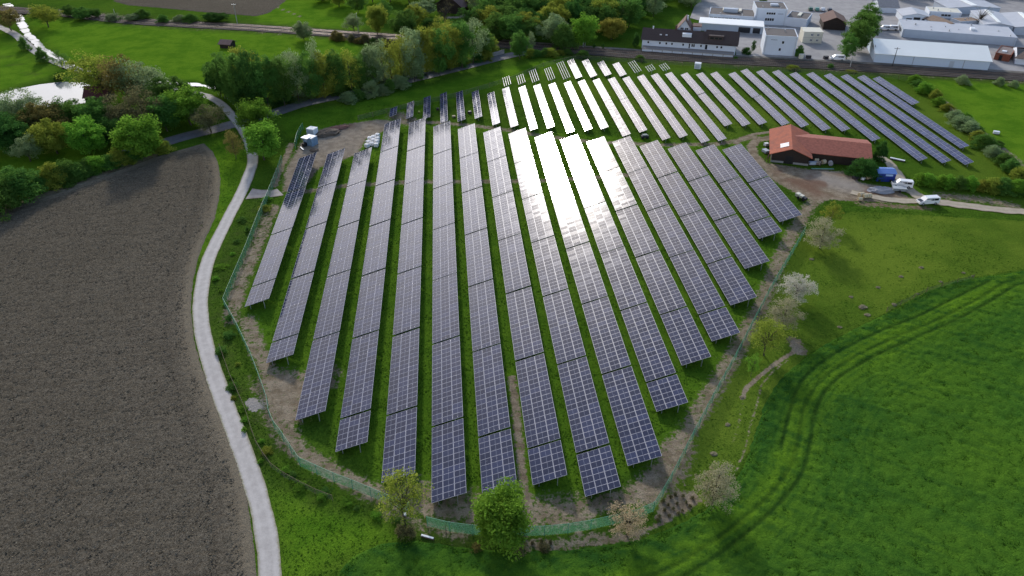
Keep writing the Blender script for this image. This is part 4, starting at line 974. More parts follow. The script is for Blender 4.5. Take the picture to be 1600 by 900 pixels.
def gable(name, label, A, B, h, hr, D, wall, roof, ridge='x', wins=(), over=.4, cat='building', hip=0., loc=None, extra=None):
    if loc: (a, rz, L) = loc
    else: a, rz, L = frame(A, B)
    t = thing(name, label, cat, (a[0], a[1], 0), rz)
    mb = MB()
    if ridge == 'x':
        mb.v = [(0, 0, -.2), (L, 0, -.2), (L, D, -.2), (0, D, -.2), (0, 0, h), (L, 0, h), (L, D, h), (0, D, h), (0, D/2, hr-.12), (L, D/2, hr-.12)]
        mb.f = [(0, 1, 5, 4), (2, 3, 7, 6), (1, 2, 6, 9, 5), (3, 0, 4, 8, 7)]; mb.m = [0]*4; mb.build('wall', wall, t)
        sl = (hr-h)/(D/2); z = h-over*sl
        for sgn in (0, 1):
            mb = MB(); ye, yr = (-over, D/2) if sgn == 0 else (D+over, D/2)
            v = [(-over, ye, z), (L+over, ye, z), (L+over-hip, yr, hr), (-over+hip, yr, hr)]
            v2 = [(p[0], p[1], p[2]+.16) for p in v]; f = [(0, 1, 2, 3), (7, 6, 5, 4), (0, 4, 5, 1), (1, 5, 6, 2), (2, 6, 7, 3), (3, 7, 4, 0)]
            mb.add(v+v2, f); mb.build('roof', roof, t)
    else:
        mb.v = [(0, 0, -.2), (L, 0, -.2), (L, D, -.2), (0, D, -.2), (0, 0, h), (L, 0, h), (L, D, h), (0, D, h), (L/2, 0, hr-.12), (L/2, D, hr-.12)]
        mb.f = [(0, 1, 5, 8, 4), (2, 3, 7, 9, 6), (1, 2, 6, 5), (3, 0, 4, 7)]; mb.m = [0]*4; mb.build('wall', wall, t)
        sl = (hr-h)/(L/2); z = h-over*sl
        for sgn in (0, 1):
            mb = MB(); xe = -over if sgn == 0 else L+over
            v = [(xe, -over, z), (L/2, -over, hr), (L/2, D+over, hr), (xe, D+over, z)]; v2 = [(p[0], p[1], p[2]+.16) for p in v]
            f = [(0, 1, 2, 3), (7, 6, 5, 4), (0, 4, 5, 1), (1, 5, 6, 2), (2, 6, 7, 3), (3, 7, 4, 0)]; mb.add(v+v2, f); mb.build('roof', roof, t)
    windows(t, wins)
    if extra: extra(t, L, D, h, hr)
    return t
def part(t, name, mat, *boxes):
    mb = MB()
    for b in boxes: mb.box(*b)
    return mb.build(name, mat, t)
# --- red-roofed barn: a cross wing with its gable forward and a long wing to the right
a, rz, L = frame((1204, 252.6), (1262, 259)); he = hgt(1204, 252.6, 238.5); hr = hgt(1238, 256.5, 232); D = depth_of(a, rz, hr, (1244, 197))
hr = max(hr, he+1.6)
t = gable('barn', 'long farm barn with red tiled roof and dark timber walls beside the solar field', None, None, he, hr, D, DWOOD, TILES, 'y', loc=(a, rz, L), over=.7)
x1 = L; b2 = np.array(gp(1363, 248, he)); ex = (b2[0]-a[0])*math.cos(rz)+(b2[1]-a[1])*math.sin(rz); ey = -(b2[0]-a[0])*math.sin(rz)+(b2[1]-a[1])*math.cos(rz)
y0 = 2.6; D2 = max(7.5, D-3.2); hr2 = hr-.25
mb = MB(); mb.box(L-.1, ex-.5, y0+.8, y0+D2-.8, -.2, he-.1); mb.build('wall', DWOOD, t)
for yy0, yy1 in ((y0, y0+D2/2), (y0+D2, y0+D2/2)):
    mb = MB(); xs_ = L*.55 if True else 0
    v = [(L+.35, yy0, he-.05), (ex, yy0, he-.05), (ex, yy1, hr2), (L*.5+.2, yy1, hr2)]; v2 = [(p[0], p[1], p[2]+.16) for p in v]
    mb.add(v+v2, [(0, 1, 2, 3), (7, 6, 5, 4), (0, 4, 5, 1), (1, 5, 6, 2), (2, 6, 7, 3), (3, 7, 4, 0)]); mb.build('roof', TILESB, t)
mb = MB(); mb.add([(ex-.5, y0+.8, he-.1), (ex-.5, y0+D2-.8, he-.1), (ex-.5, y0+D2/2, hr2-.2)], [(0, 1, 2)]); mb.build('gable_end', DWOOD, t)
ct = (hr-he)/(L/2)
mb = MB(); X0, X1 = L*.20, L*.42; Y0, Y1 = 1.8, 4.6
mb.add([(X0, Y0, he+X0*ct+.24), (X1, Y0, he+X1*ct+.24), (X1, Y1, he+X1*ct+.24), (X0, Y1, he+X0*ct+.24)], [(0, 1, 2, 3)])
sk = mb.build('skylight', plain('skylight_sheet', (.62, .58, .60), .4), t)
part(t, 'door', BLACK, (L*.36, L*.58, -.08, .05, 0, he*.85)); part(t, 'plinth', CONC, (-.05, L*.34, -.12, .1, 0, .55), (L*.6, L+.05, -.12, .1, 0, .55))
mb = MB(); mb.tube((-.8, -.2, 0), (-1.3, -.9, 2.2), .12); mb.tube((-1.6, .3, 0), (-.6, .3, 2.4), .1); tag(mb.build('timber_prop', BROWNR, None, loc=(a[0], a[1], 0)), 'rusty leaning timber props against the left wall of the barn', 'timber')
# --- station building with loading ramp
pa, rz, L = frame((1003, 80), (1145, 90.5)); u = np.array([math.cos(rz), math.sin(rz)]); n_ = np.array([-math.sin(rz), math.cos(rz)])
t = thing('loading_ramp', 'long low white loading platform with grey top between railway and station building', 'platform', (pa[0], pa[1], 0), rz)
part(t, 'wall', WHITE, (0, L, 0, 4.2, -.2, 1.0)); part(t, 'roof', plain('ramp_roof', (.23, .215, .205), .9, var=.12), (-.2, L+.2, -.25, 4.1, 1.0, 1.15))
part(t, 'pilaster', CONC, *[(k*L/9, k*L/9+.25, -.07, .01, 0, 1.0) for k in range(1, 9)])
ma = pa+n_*4.3; L2 = L+.5
t = gable('station_building', 'long white station building with dark brown tiled roof behind the loading platform', None, None, 3.7, 6.6, 9.5, WHITE, ROOFT, 'x', loc=(ma-u*.6, rz, L2+.8), over=.6,
          wins=[(x, x+.8, 2.0, 2.9) for x in (2, 6.5, 9, 11.2, 15.5, 22.3, 28.4, 30)]+[(19, 20.4, 1.8, 3.0, 2), (24.2, 25.2, 1.2, 3.1), (18, 18.6, 1.2, 3.1)])
Lr = L2+.8
mb = MB(); mb.box(Lr*.66, Lr+.7, .4, 5.6, 4.35, 4.75); 
v = [(Lr*.665, -.3, 3.85), (Lr+.75, -.3, 3.85), (Lr+.75, 4.75, 7.5), (Lr*.665, 4.75, 7.5), (Lr*.665, 9.9, 3.85), (Lr+.75, 9.9, 3.85)]
mb = MB(); mb.add(v, [(0, 1, 2, 3), (3, 2, 5, 4), (0, 3, 4), (1, 5, 2)]); mb.build('raised_roof', ROOFT, t)
part(t, 'dormer', ROOFT, (Lr*.70, Lr*.86, 1.0, 4.6, 4.4, 6.3)); part(t, 'dormer_window', GLASS, (Lr*.72, Lr*.755, .95, 1.02, 5.1, 5.7), (Lr*.77, Lr*.80, .95, 1.02, 5.1, 5.7), (Lr*.81, Lr*.84, .95, 1.02, 5.1, 5.7))
part(t, 'white_dormer', WHITE2, (Lr*.42, Lr*.52, 1.7, 4.4, 4.6, 6.1)); part(t, 'chimney', WHITE2, (3.2, 3.7, 4.4, 4.9, 6, 7.5)); part(t, 'chimney', BROWNR, (12, 12.7, 4.4, 5, 6.2, 8.4))
part(t, 'roof_window', GREYR, (6.4, 7.2, 1.6, 2.3, 4.95, 5.3), (8.6, 9.4, 1.6, 2.3, 4.95, 5.3))
gable('gabled_house', 'white gabled house with brown roof rising behind the station building', None, None, 6.0, 10.0, 8, WHITE, BROWNR, 'y', loc=(ma+u*11.8+n_*7.2, rz, 6.0), over=.5,
      wins=[(1.4, 2.7, 6.2, 7.1, 2), (3.2, 4.5, 6.2, 7.1, 2)], extra=lambda t, L, D, h, hr: (part(t, 'chimney', WHITE2, (3.4, 4.0, 3, 3.6, 9, 11)), part(t, 'side_wing', WHITE, (6.2, 9.2, 2.5, 7, 0, 7)), part(t, 'wing_roof', BROWNR, (6.0, 9.5, 2.3, 7.2, 7.0, 7.3))))
# --- works
a, rz, L = frame((1090, 49), (1192, 56)); 
t = thing('long_white_roof_shed', 'long low shed with brilliant white flat roof behind the station building', 'shed', (a[0]+n_[0]*1.5, a[1]+n_[1]*1.5, 0), rz)
part(t, 'wall', GREYW, (.3, L-.3, .5, 9, -.2, 3.0)); part(t, 'roof', plain('brilliant_white_roof', (.82, .84, .83), .5, var=.03), (0, L, 0, 9.4, 3.0, 3.3)); part(t, 'loading_door', GLASS, (L*.62, L*.8, .42, .5, .2, 2.4), (L*.84, L*.95, .42, .5, .2, 2.4))
flat_block('low_office', 'low white office with dark flat roof and ribbon of windows beside the tower', (1106, 35), (1177, 40), 3.4, 13, wins=[(.6+k*1.6, 2.0+k*1.6, 1.5, 2.6, 3) for k in range(8)],
           extra=lambda t, rf, L, D, h: (part(t, 'plant_room', GREYW, (L*.3, L*.62, D*.45, D*.65, h+.06, h+1.5)), part(t, 'skylight', CREAM, (L*.28, L*.33, D*.5, D*.92, h+.06, h+.7), (L*.48, L*.53, D*.68, D*.95, h+.06, h+.7), (L*.64, L*.70, D*.55, D*.92, h+.06, h+.7))))
def signlet(t, x, z, n):
    mb = MB()
    for k in range(n): mb.box(x+k*.34, x+k*.34+.2, -.07, -.01, z, z+(.34 if k % 2 else .26))
    mb.build('wall_lettering', plain('sign_blue_grey', (.12, .15, .22), .6), t)
flat_block('white_tower', 'tallest white tower of the works with two window bands', (1178, 38), (1226, 40), 6.6, 13, wins=[(4.4, 8.2, 4.3, 5.3, 4), (4.2, 8.0, 1.7, 2.9, 4)], extra=lambda t, rf, L, D, h: (signlet(t, 9.2, 4.6, 7), part(t, 'roof_unit', GREYW, (L*.5, L*.75, D*.4, D*.6, h+.06, h+.8))))
flat_block('low_wing', 'low grey-roofed wing with one long skylight, right of the white tower', (1226, 40), (1259, 44), 3.4, 12, extra=lambda t, rf, L, D, h: part(t, 'skylight', CREAM, (L*.42, L*.58, D*.35, D*.85, h+.06, h+.5)))
flat_block('white_block', 'tall white block with dark flat roof beside the railway, two small dark windows', (1191, 85), (1241, 88), 7.0, 12, wins=[(6.3, 7.2, 4.4, 5.5), (5.6, 6.5, 1.7, 2.8)], extra=lambda t, rf, L, D, h: signlet(t, 2.2, 5.6, 7))
def cont_block(t, rf, L, D, h): part(t, 'seam', CONC, (0, L, -.03, .0, h/2-.05, h/2+.05), (L/2-.04, L/2+.04, -.03, 0, 0, h))
flat_block('site_cabins', 'block of stacked white site cabins with four windows right of the tall white block', (1253, 67), (1283, 68), 4.4, 7, CREAM, CREAM, wins=[(2.8, 3.7, 2.9, 3.7, 2), (5.2, 6.1, 2.9, 3.7, 2), (2.8, 3.7, .8, 1.6, 2), (5.2, 6.1, .8, 1.6, 2)], extra=cont_block, cat='cabin', par=.08)
gable('timber_shed', 'dark timber shed with reddish brown roof behind the site cabins', (1285, 46), (1320, 48), 3.2, 5.2, 12, DWOOD, BROWNR, 'y', over=.6)
a, rz, L = frame((1365, 97), (1543, 110)); D = 25.0
def wh(t, L, D, h, hr):
    part(t, 'gable_glazing', plain('dark_green_glazing', (.05, .07, .07), .3), (-.06, -.02, D*.18, D*.46, 3.2, 5.0)); mb = MB()
    part(t, 'door', GREYW, (L*.66, L*.70, -.06, .02, 0, 2.4)); part(t, 'door_frame', plain('seam_grey', (.25, .28, .33), .7), (L*.34, L*.345, -.05, 0, 0, 3.1), (L*.78, L*.785, -.05, 0, 0, 3.1), (0, L, -.04, 0, 3.0, 3.12))
t = gable('white_hall', 'long white hall with pale greenish roof beside the railway', None, None, 3.3, 6.0, 20, plain('hall_wall_pale_blue', (.52, .62, .74), .7, var=.05, vs=.2), ROOFW, 'x', loc=(a, rz, L), over=.5, extra=wh)
gable('grey_gabled_shed', 'small white shed with grey gabled roof and dark open doorway among the works', (1408, 35), (1450, 37), 2.8, 4.0, 11, WHITE, GREYR, 'y', wins=[(1.5, 4, .8, 2), (8, 10.4, .8, 2)], extra=lambda t, L, D, h, hr: part(t, 'door', BLACK, (L*.42, L*.66, -.07, .02, 0, 2.4)))
flat_block('cream_roof_shed', 'low shed with cream-white flat roof behind the brown-roofed hut', (1450, 27), (1500, 30), 2.6, 9, WHITE, CREAM, wins=[(5, 9, .8, 1.8, 3)], par=.08)
gable('brown_roof_hut', 'white hut with ribbed brown roof among the white works roofs', (1471, 50), (1497, 49), 2.4, 3.4, 13, WHITE, plain('ribbed_brown_roof', (.19, .13, .09), .8), 'y', wins=[(2.5, 5, .6, 1.3)])
flat_block('brown_band_shed', 'low shed with brown and white roof bands beside the bare tree', (1498, 43), (1530, 41), 2.4, 6, GREYW, plain('tan_roof', (.24, .17, .12), .8), wins=[(2.5, 4.5, .5, 1.6)], par=.1)
flat_block('grey_roof_hall', 'wide pale grey roofed hall directly behind the long white hall', (1408, 58), (1585, 72), 3.2, 17, GREYW, GREYR, par=.12, extra=lambda t, rf, L, D, h: (part(t, 'ventilator', WHITE2, (L*.62, L*.66, D*.35, D*.5, h+.06, h+.9)), part(t, 'side_glazing', GLASS, (-.06, -.02, 4, 12, 1.0, 2.2))))
def hall(label, A, B, h, hr, D): gable('works_hall', label, A, B, h, hr, D, GREYW, GREYR, 'y', over=.3, extra=lambda t, L, D, h, hr: part(t, 'ridge_light', ROOFW, (L*.44, L*.56, 1, D-1, hr+.1, hr+.28)))
hall('pale roofed works hall with white ridge light, left of the pair at the right edge', (1534, 50), (1580, 53), 3.0, 3.9, 24)
hall('pale roofed works hall with white ridge light at the right edge of the frame', (1582, 54), (1640, 58), 3.0, 3.9, 24)
hall('pale roofed works hall farthest back under the top right trees', (1480, 22), (1560, 22), 2.6, 3.4, 14)
flat_block('brown_roof_annex', 'brown-grey roofed annex with a rust red wall right of the white hall', (1552, 93), (1576, 97), 2.4, 12, RUSTW, plain('annex_roof', (.20, .16, .15), .85), extra=lambda t, rf, L, D, h: (part(t, 'skylight', WHITE2, (L*.3, L*.6, D*.25, D*.4, h+.06, h+.4)), part(t, 'door', BLACK, (L*.3, L*.5, -.07, .02, 0, 2.0))))
gable('dark_eaved_house', 'brown hipped house with dark eaves at the right frame edge beside the railway', (1585, 100), (1640, 106), 2.6, 4.6, 13, WHITE, plain('patched_brown_roof', (.17, .125, .10), .85, var=.3), 'x', over=1.0, hip=5)
gable('grey_roof_house', 'house with grey roof partly cut by the top frame edge, left of the works sheds', (1372, 20), (1402, 21), 2.6, 5.0, 12, WHITE, plain('slate_grey_roof', (.24, .24, .25), .8), 'x')
gable('farm_barn', 'dark brown barn with wide roof at the top of the picture among trees', (683, 18), (722, 23), 3.6, 8.0, 13, DWOOD, plain('weathered_purple_roof', (.085, .055, .060), .85, var=.25), 'y', over=1.0)
gable('field_hut', 'small weathered hay hut standing alone in the left meadow', (344, 75), (360, 76), 1.7, 2.7, 4.2, DWOOD, plain('weathered_shingle', (.20, .125, .11), .9, var=.4), 'x', over=.5)
gable('boathouse', 'small boathouse with dark maroon roof on the pond shore', (134, 160), (168, 159), 1.8, 4.2, 7, DWOOD, plain('maroon_roof', (.105, .032, .040), .8, var=.2), 'x', over=.5)
# --- cabin by the railway
flat_block('transformer_cabin', 'small white transformer cabin standing alone between railway and solar rows', (1084.5, 107), (1094, 108), 1.9, 1.8, WHITE2, WHITE2, cat='cabin', par=.04, extra=lambda t, rf, L, D, h: part(t, 'door', GREYW, (.3, L-.3, -.05, .02, .15, 1.6)))
# --- containers left
flat_block('white_container', 'white box container, upper one of two by the left corner of the field', (480, 212), (491, 214), 2.2, 2.2, WHITE2, WHITE2, cat='container', par=.03, extra=lambda t, rf, L, D, h: part(t, 'door', GREYW, (.2, L-.2, -.04, .01, .1, 2.0)))
t = flat_block('machine_container', 'white and blue machine container, lower one of two by the left corner of the field', (475, 226), (488, 229), 2.3, 2.6, plain('blue_grey_panel', (.16, .26, .38), .6), WHITE2, cat='container', par=.03)
part(t, 'canopy', WHITE2, (-.1, 2.3, -.9, 1.0, 2.36, 2.5)); part(t, 'pump_housing', BLACK, (.4, 1.3, -1.3, -.1, 0, .9)); part(t, 'door', plain('light_blue', (.35, .45, .6), .6), (.5, 1.3, -.05, 0, 1.0, 2.1))
# --- blue caravan shed
t = gable('blue_trailer', 'bright blue tarpaulin-covered wagon parked beside the farm track', (1369, 283), (1397, 284), 2.2, 2.7, 3.6, plain('blue_tarp', (.012, .035, .26), .5, var=.15), plain('light_blue_tarp', (.10, .20, .50), .5, var=.1), 'x', over=.15, cat='wagon')
part(t, 'window', plain('pale_blue_panel', (.35, .5, .75), .4), (2.0, 3.8, -.05, .02, 1.5, 2.0)); 
for x in (.8, 3.6):
    mb = MB(); mb.tube((x, -.12, .3), (x, .12, .3), .32, n=12); mb.build('wheel', BLACK, t)
# ================================================================ VEHICLES
PAINTW = plain('white_paint', (.74, .75, .77), .35, 0, .5, .03); CARG = plain('car_glass', (.02, .024, .03), .08, 0, .6, 0)
def vehicle(name, label, x, y, ang, paint, kind='van', L=4.9, Wd=1.85, group=None):
    X, Y = gp(x, y); t = thing(name, label, name.replace('_', ' '), (X, Y, .05), ang, group); h = {'van': 1.95, 'pickup': 1.75, 'car': 1.45}[kind]; w = Wd/2
    if kind == 'van': prof = [(-L/2, .4), (-L/2, h*.96), (-L/2+.15, h), (L*.16, h), (L*.30, h*.62), (L*.47, h*.50), (L/2, h*.34), (L/2, .4)]; glass = [(-L*.42, -L*.20), (-L*.18, L*.03), (L*.05, L*.19)]
    elif kind == 'pickup': prof = [(-L/2, .5), (-L/2, h*.60), (-L*.14, h*.62), (-L*.10, h), (L*.16, h), (L*.27, h*.64), (L*.48, h*.56), (L/2, h*.4), (L/2, .5)]; glass = [(-L*.07, L*.05), (L*.07, L*.18)]
    else: prof = [(-L/2, .35), (-L/2, h*.6), (-L*.42, h*.66), (-L*.30, h*.98), (L*.08, h), (L*.24, h*.66), (L*.47, h*.56), (L/2, h*.4), (L/2, .35)]; glass = [(-L*.27, -L*.07), (-L*.05, L*.10)]
    mb = MB(); n = len(prof); vs = []
    for yy, tp in ((-w, -.12), (w, .12)):
        for px, pz in prof: vs.append((px, yy-(tp if pz > h*.7 else 0)*1.2, pz))
    mb.add(vs, [(k, (k+1) % n, n+(k+1) % n, n+k) for k in range(n)]+[tuple(range(n-1, -1, -1)), tuple(range(n, 2*n))]); b = mb.build('body', paint, t)
    mod = b.modifiers.new('b', 'BEVEL'); mod.width = .06; mod.segments = 2
    for sd in (-1, 1):
        mb = MB()
        for g0, g1 in glass: mb.box(g0, g1, sd*(w-.10)-.03, sd*(w-.10)+.03, h*.62, h*.90)
        mb.build('side_window', CARG, t)
    i = 4 if kind != 'car' else 4
    p0, p1 = prof[i], prof[i+1]
    mb = MB(); mb.add([(p0[0]+.05, -w+.22, p0[1]-.02+.03), (p1[0]+.0, -w+.15, p1[1]+.05), (p1[0]+.0, w-.15, p1[1]+.05), (p0[0]+.05, w-.22, p0[1]+.01)], [(0, 1, 2, 3)]); mb.build('windscreen', CARG, t)
    for sd in (-1, 1): part(t, 'headlight', CREAM, (L/2-.12, L/2+.02, sd*(w-.25)-.14, sd*(w-.25)+.14, h*.36, h*.45)); part(t, 'tail_light', RUSTW, (-L/2-.02, -L/2+.06, sd*(w-.12)-.08, sd*(w-.12)+.08, h*.42, h*.58))
    if kind == 'pickup': part(t, 'cargo_bed', BLACK, (-L/2+.12, -L*.16, -w+.12, w-.12, h*.595, h*.625))
    for wx in (-L*.31, L*.31):
        for sd in (-1, 1):
            mb = MB(); mb.tube((wx, sd*(w-.2), .36), (wx, sd*(w+.02), .36), .36, n=14); wl = mb.build('wheel', BLACK, t)
            mb = MB(); mb.tube((wx, sd*(w+.0), .36), (wx, sd*(w+.035), .36), .20, n=10); mb.build('rim', STEEL, wl)
    return t
vehicle('van', 'white van parked beside the blue wagon, with a covered grey trailer before it', 1408, 292, R(-200), PAINTW, 'van', 4.9)
vehicle('off_road_car', 'white off-road car standing on the farm track where the two tracks join', 1448, 318.5, R(182), PAINTW, 'van', 5.2)
X, Y = gp(1404, 298.5); t = thing('trailer', 'low grey covered trailer in front of the white van', 'trailer', (X, Y, 0), R(-14))
part(t, 'tub', plain('trailer_grey', (.22, .25, .27), .5), (-1.6, 1.6, -.8, .8, .35, .95)); part(t, 'cover', plain('trailer_cover', (.36, .39, .41), .5), (-1.65, 1.65, -.85, .85, .95, 1.05)); 
for sd in (-1, 1): mb = MB(); mb.tube((0, sd*.8, .3), (0, sd*1.0, .3), .3, n=12); mb.build('wheel', BLACK, t)
mb = MB(); mb.tube((1.6, 0, .45), (2.7, 0, .45), .05); mb.build('drawbar', STEEL, t)
for i, (x, y, c, l) in enumerate([(1266, 16, (.05, .12, .08), 'dark green parked car, leftmost of four behind the works'), (1276, 16.5, (.10, .25, .20), 'teal parked car, second of four behind the works'), (1285, 17, (.55, .57, .6), 'silver parked car, third of four behind the works'), (1296, 17.5, (.05, .05, .06), 'black parked car, rightmost of four behind the works')]):
    vehicle('parked_car', l, x, y, R(70), plain('car_paint', c, .35, 0, .5, .02), 'car', 4.3, 1.8, 'cars parked behind the works')
vehicle('delivery_van', 'white delivery van parked beside the railway under the green tree line', 1307, 94, R(168), PAINTW, 'van', 5.4, 2.0)
vehicle('delivery_van', 'white delivery van behind the left end of the white hall, left of a pair', 1381, 47, R(165), PAINTW, 'van', 4.4, 2.0); vehicle('delivery_van', 'white delivery van behind the left end of the white hall, right of a pair', 1393, 47, R(165), PAINTW, 'van', 4.4, 2.0)
# ================================================================ SMALL THINGS
def pole(x, yb, yt, label, arm=True, metal=STEEL):
    X, Y = gp(x, yb); h = hgt(x, yb, yt); t = thing('railway_pole', label, 'pole', (X, Y, 0), math.atan2(railW[5][1]-railW[4][1], railW[5][0]-railW[4][0]))
    mb = MB(); mb.tube((0, 0, -.3), (0, 0, h), .17, .10, 8); mb.build('mast', metal, t)
    if arm:
        mb = MB(); mb.box(-1.0, 1.0, -.06, .06, h-.5, h-.38); mb.build('crossarm', metal, t)
        for s in (-.85, .85): mb = MB(); mb.tube((s, 0, h-.38), (s, 0, h-.1), .06); mb.build('insulator', WHITE2, t)
pole(914, 71, 39, 'tall grey twin-armed railway pole in front of the dark wood'); pole(911, 74, 53, 'short grey post beside the tall railway pole', False)
pole(371, 37, 5, 'thin railway pole above the left meadow, with a cross arm'); pole(180, 24, 14, 'short pale signal post beside the far left railway', False)
pole(1394, 104, 73, 'dark railway pole standing in front of the long white hall', True, DWOOD); pole(1328, 105, 88, 'thin grey post on the railway verge below the green tree line', False); pole(560, 50, 20, 'thin pale pole beside the pale tree at the far meadow track', False)
# retaining wall with faded graffiti along the sunken road
wp_ = smooth(W([(600, 131), (640, 120.5), (700, 106), (750, 93.5), (788, 84)]), 2.)
mb = MB(); h = 1.5
for i in range(len(wp_)-1):
    d = wp_[i+1]-wp_[i]; nn = np.array([-d[1], d[0]])/np.linalg.norm(d)*.3; a, b = wp_[i], wp_[i+1]
    mb.add([(*a, 0), (*b, 0), (*b, h), (*a, h), (*(a+nn), 0), (*(b+nn), 0), (*(b+nn), h), (*(a+nn), h)], [(0, 1, 2, 3), (3, 2, 6, 7), (5, 4, 7, 6)]+([(0, 3, 7, 4)] if i == 0 else []))
rw = mb.build('retaining_wall', plain('old_wall_concrete', (.29, .28, .29), .9, var=.25, vs=.5)); tag(rw, 'pale concrete retaining wall with blue paint marks beside the asphalt road', 'wall')
m = plain('blue_graffiti', (.05, .09, .22), .7); m2 = plain('white_graffiti', (.55, .6, .68), .7)
for f0, L_, mt in ((.16, 3.0, m2), (.20, 2.4, m), (.76, 4.6, m)):
    i = int(f0*len(wp_)); a = wp_[i]; d = wp_[i+1]-wp_[i]; an = math.atan2(d[1], d[0]); mb = MB(); M = Matrix.Translation((a[0], a[1], 0)) @ Matrix.Rotation(an, 4, 'Z')
    for k in range(9): x = k*L_/9; mb.box(x, x+L_/9*random.uniform(.5, 1.0), -.05, -.01, .25+random.uniform(0, .3), 1.0+random.uniform(0, .35), 0, M)
    mb.build('graffiti', mt, rw)
# bulk bags
def lump(mb, sx, sy, sz, n=10, seed=0, amp=.12):
    r = random.Random(seed); rows = 6
    vs = []; 
    for i in range(rows+1):
        f = i/rows; ph = f*math.pi/2; rr = math.cos(ph)**.6; z = math.sin(ph)*sz
        for k in range(n): a = 2*math.pi*k/n; q = 1+r.uniform(-amp, amp); vs.append((math.cos(a)*sx*rr*q, math.sin(a)*sy*rr*q, z*(1+r.uniform(-amp, amp)*.5)))
    fs = [(i*n+k, i*n+(k+1) % n, (i+1)*n+(k+1) % n, (i+1)*n+k) for i in range(rows) for k in range(n)]+[tuple(range(rows*n, rows*n+n))]
    mb.add(vs, fs)
BAG = plain('woven_white_bag', (.80, .78, .76), .8, var=.05, vs=4)
mb = MB(); mb.box(-.62, .62, -.62, .62, 0, 1.05); bagp = mb.build('bag', BAG); mod = bagp.modifiers.new('b', 'BEVEL'); mod.width = .18; mod.segments = 3
mb = MB()
for sx in (-.32, .32):
    for sy in (-.32, .32): mb.tube((sx, sy, 1.0), (sx*.4, sy*.4, 1.3), .03)
lp = mb.build('loops', BAG)
bg0 = None
bags = [(590, 214), (584, 217), (590, 219.5), (578, 219), (583, 222), (589, 224), (576, 225), (581, 227.5), (588, 229), (573.5, 230)]
bl = ['topmost right white bulk bag of the cluster beside the fourth long row', 'white bulk bag second from the top of the cluster'] 
for i, (x, y) in enumerate(bags):
    X, Y = gp(x, y); t = thing('bulk_bag', '%s white bulk bag, counted from the top of the cluster above the third long row' % ordn(i).replace('leftmost', 'first'), 'bulk bag', (X, Y, 0), random.uniform(0, 1.5), 'white bulk bags')
    if i == 0: bagp.parent = t; lp.parent = bagp
    else: c = bagp.copy(); COL.objects.link(c); c.parent = t; d = lp.copy(); COL.objects.link(d); d.parent = c
def heap(name, label, x, y, sx, sy, sz, mat, seed, rz=0):
    X, Y = gp(x, y); mb = MB(); lump(mb, sx, sy, sz, 16, seed, .2); o = mb.build(name, mat, smooth=False, loc=(X, Y, -.05)); o.rotation_euler = (0, 0, rz)
    return tag(o, label, 'heap')
EARTH = plain('loose_earth', (.13, .10, .075), .95, var=.3, bump=.5); GRAV = plain('grey_gravel', (.27, .28, .31), .95, var=.2, vs=3); REDG = plain('red_rubble', (.20, .10, .08), .95, var=.3)
heap('soil_heap', 'grey brown earth heap right of the two containers', 513, 209, 3.6, 2.4, 1.3, EARTH, 1, .4); heap('rubble_heap', 'low reddish rubble heap behind the grey earth heap', 530, 200, 2.8, 1.5, .7, REDG, 2, .3)
heap('soil_heap', 'small dark earth heap in front of the lower container', 491, 235, 1.3, 1.0, .5, EARTH, 3)
heap('gravel_heap', 'grey gravel heap on the barn yard left of the covered trailer', 1378, 298, 3.4, 1.7, .8, GRAV, 4, -.1)
STRAW = plain('straw', (.50, .42, .26), .9, var=.15, vs=4); DARKM = plain('dark_machine', (.03, .03, .035), .6); 
def bale(label, x, y, rz, l=2.0, m=STRAW, r=.55):
    X, Y = gp(x, y); t = thing('bale', label, 'bale', (X, Y, 0), rz, 'bales on the barn yard'); mb = MB(); mb.tube((-l/2, 0, r), (l/2, 0, r), r, n=14); b = mb.build('roll', m, t); mb = MB()
    for q in (-.3, .0, .3): mb.tube((q*l-.02, 0, r), (q*l+.02, 0, r), r*1.02, n=14)
    mb.build('twine', BAG, t)
bale('long cream bale lying at the edge of the barn yard, right one of three', 1354, 309, .1, 2.2); bale('cream bale lying left of the long one at the yard edge', 1345, 307, .3, 1.4); bale('small cream bale in front of the long one at the yard edge', 1343, 313, .1, 1.1, r=.4)
for i, (x, y, m) in enumerate([(1275, 254, STRAW), (1283, 251, EARTH), (1286, 256, STRAW), (1279, 258, EARTH), (1297, 258, GRAV)]): bale('%s round bale from the left stored under the barn eaves' % ordn(i).replace('leftmost', 'first'), x, y, random.uniform(0, 3), 1.1, m, .6)
# small wheeled dumper
X, Y = gp(1253, 312); t = thing('dumper', 'small cream and black wheeled machine on the grass left of the yard track', 'machine', (X, Y, 0), R(120))
part(t, 'hood', CREAM, (-.2, 1.0, -.5, .5, .6, 1.15)); part(t, 'seat_platform', DARKM, (-1.1, -.2, -.5, .5, .45, .9)); part(t, 'skip', CREAM, (.9, 1.8, -.6, .6, .5, 1.25))
for x in (-.7, .8):
    for s in (-1, 1): mb = MB(); mb.tube((x, s*.45, .35), (x, s*.72, .35), .35, n=12); mb.build('wheel', BLACK, t)
X, Y = gp(1007, 216); t = thing('quad_vehicle', 'small dark vehicle between the far and near solar fields near the bright rows', 'vehicle', (X, Y, 0), .1)
part(t, 'body', DARKM, (-1.1, 1.1, -.55, .55, .35, .9)); part(t, 'cover', plain('grey_green_cover', (.18, .22, .21), .6), (-.7, .7, -.5, .5, .9, 1.2))
for x in (-.7, .7):
    for s in (-1, 1): mb = MB(); mb.tube((x, s*.5, .3), (x, s*.7, .3), .3, n=10); mb.build('wheel', BLACK, t)
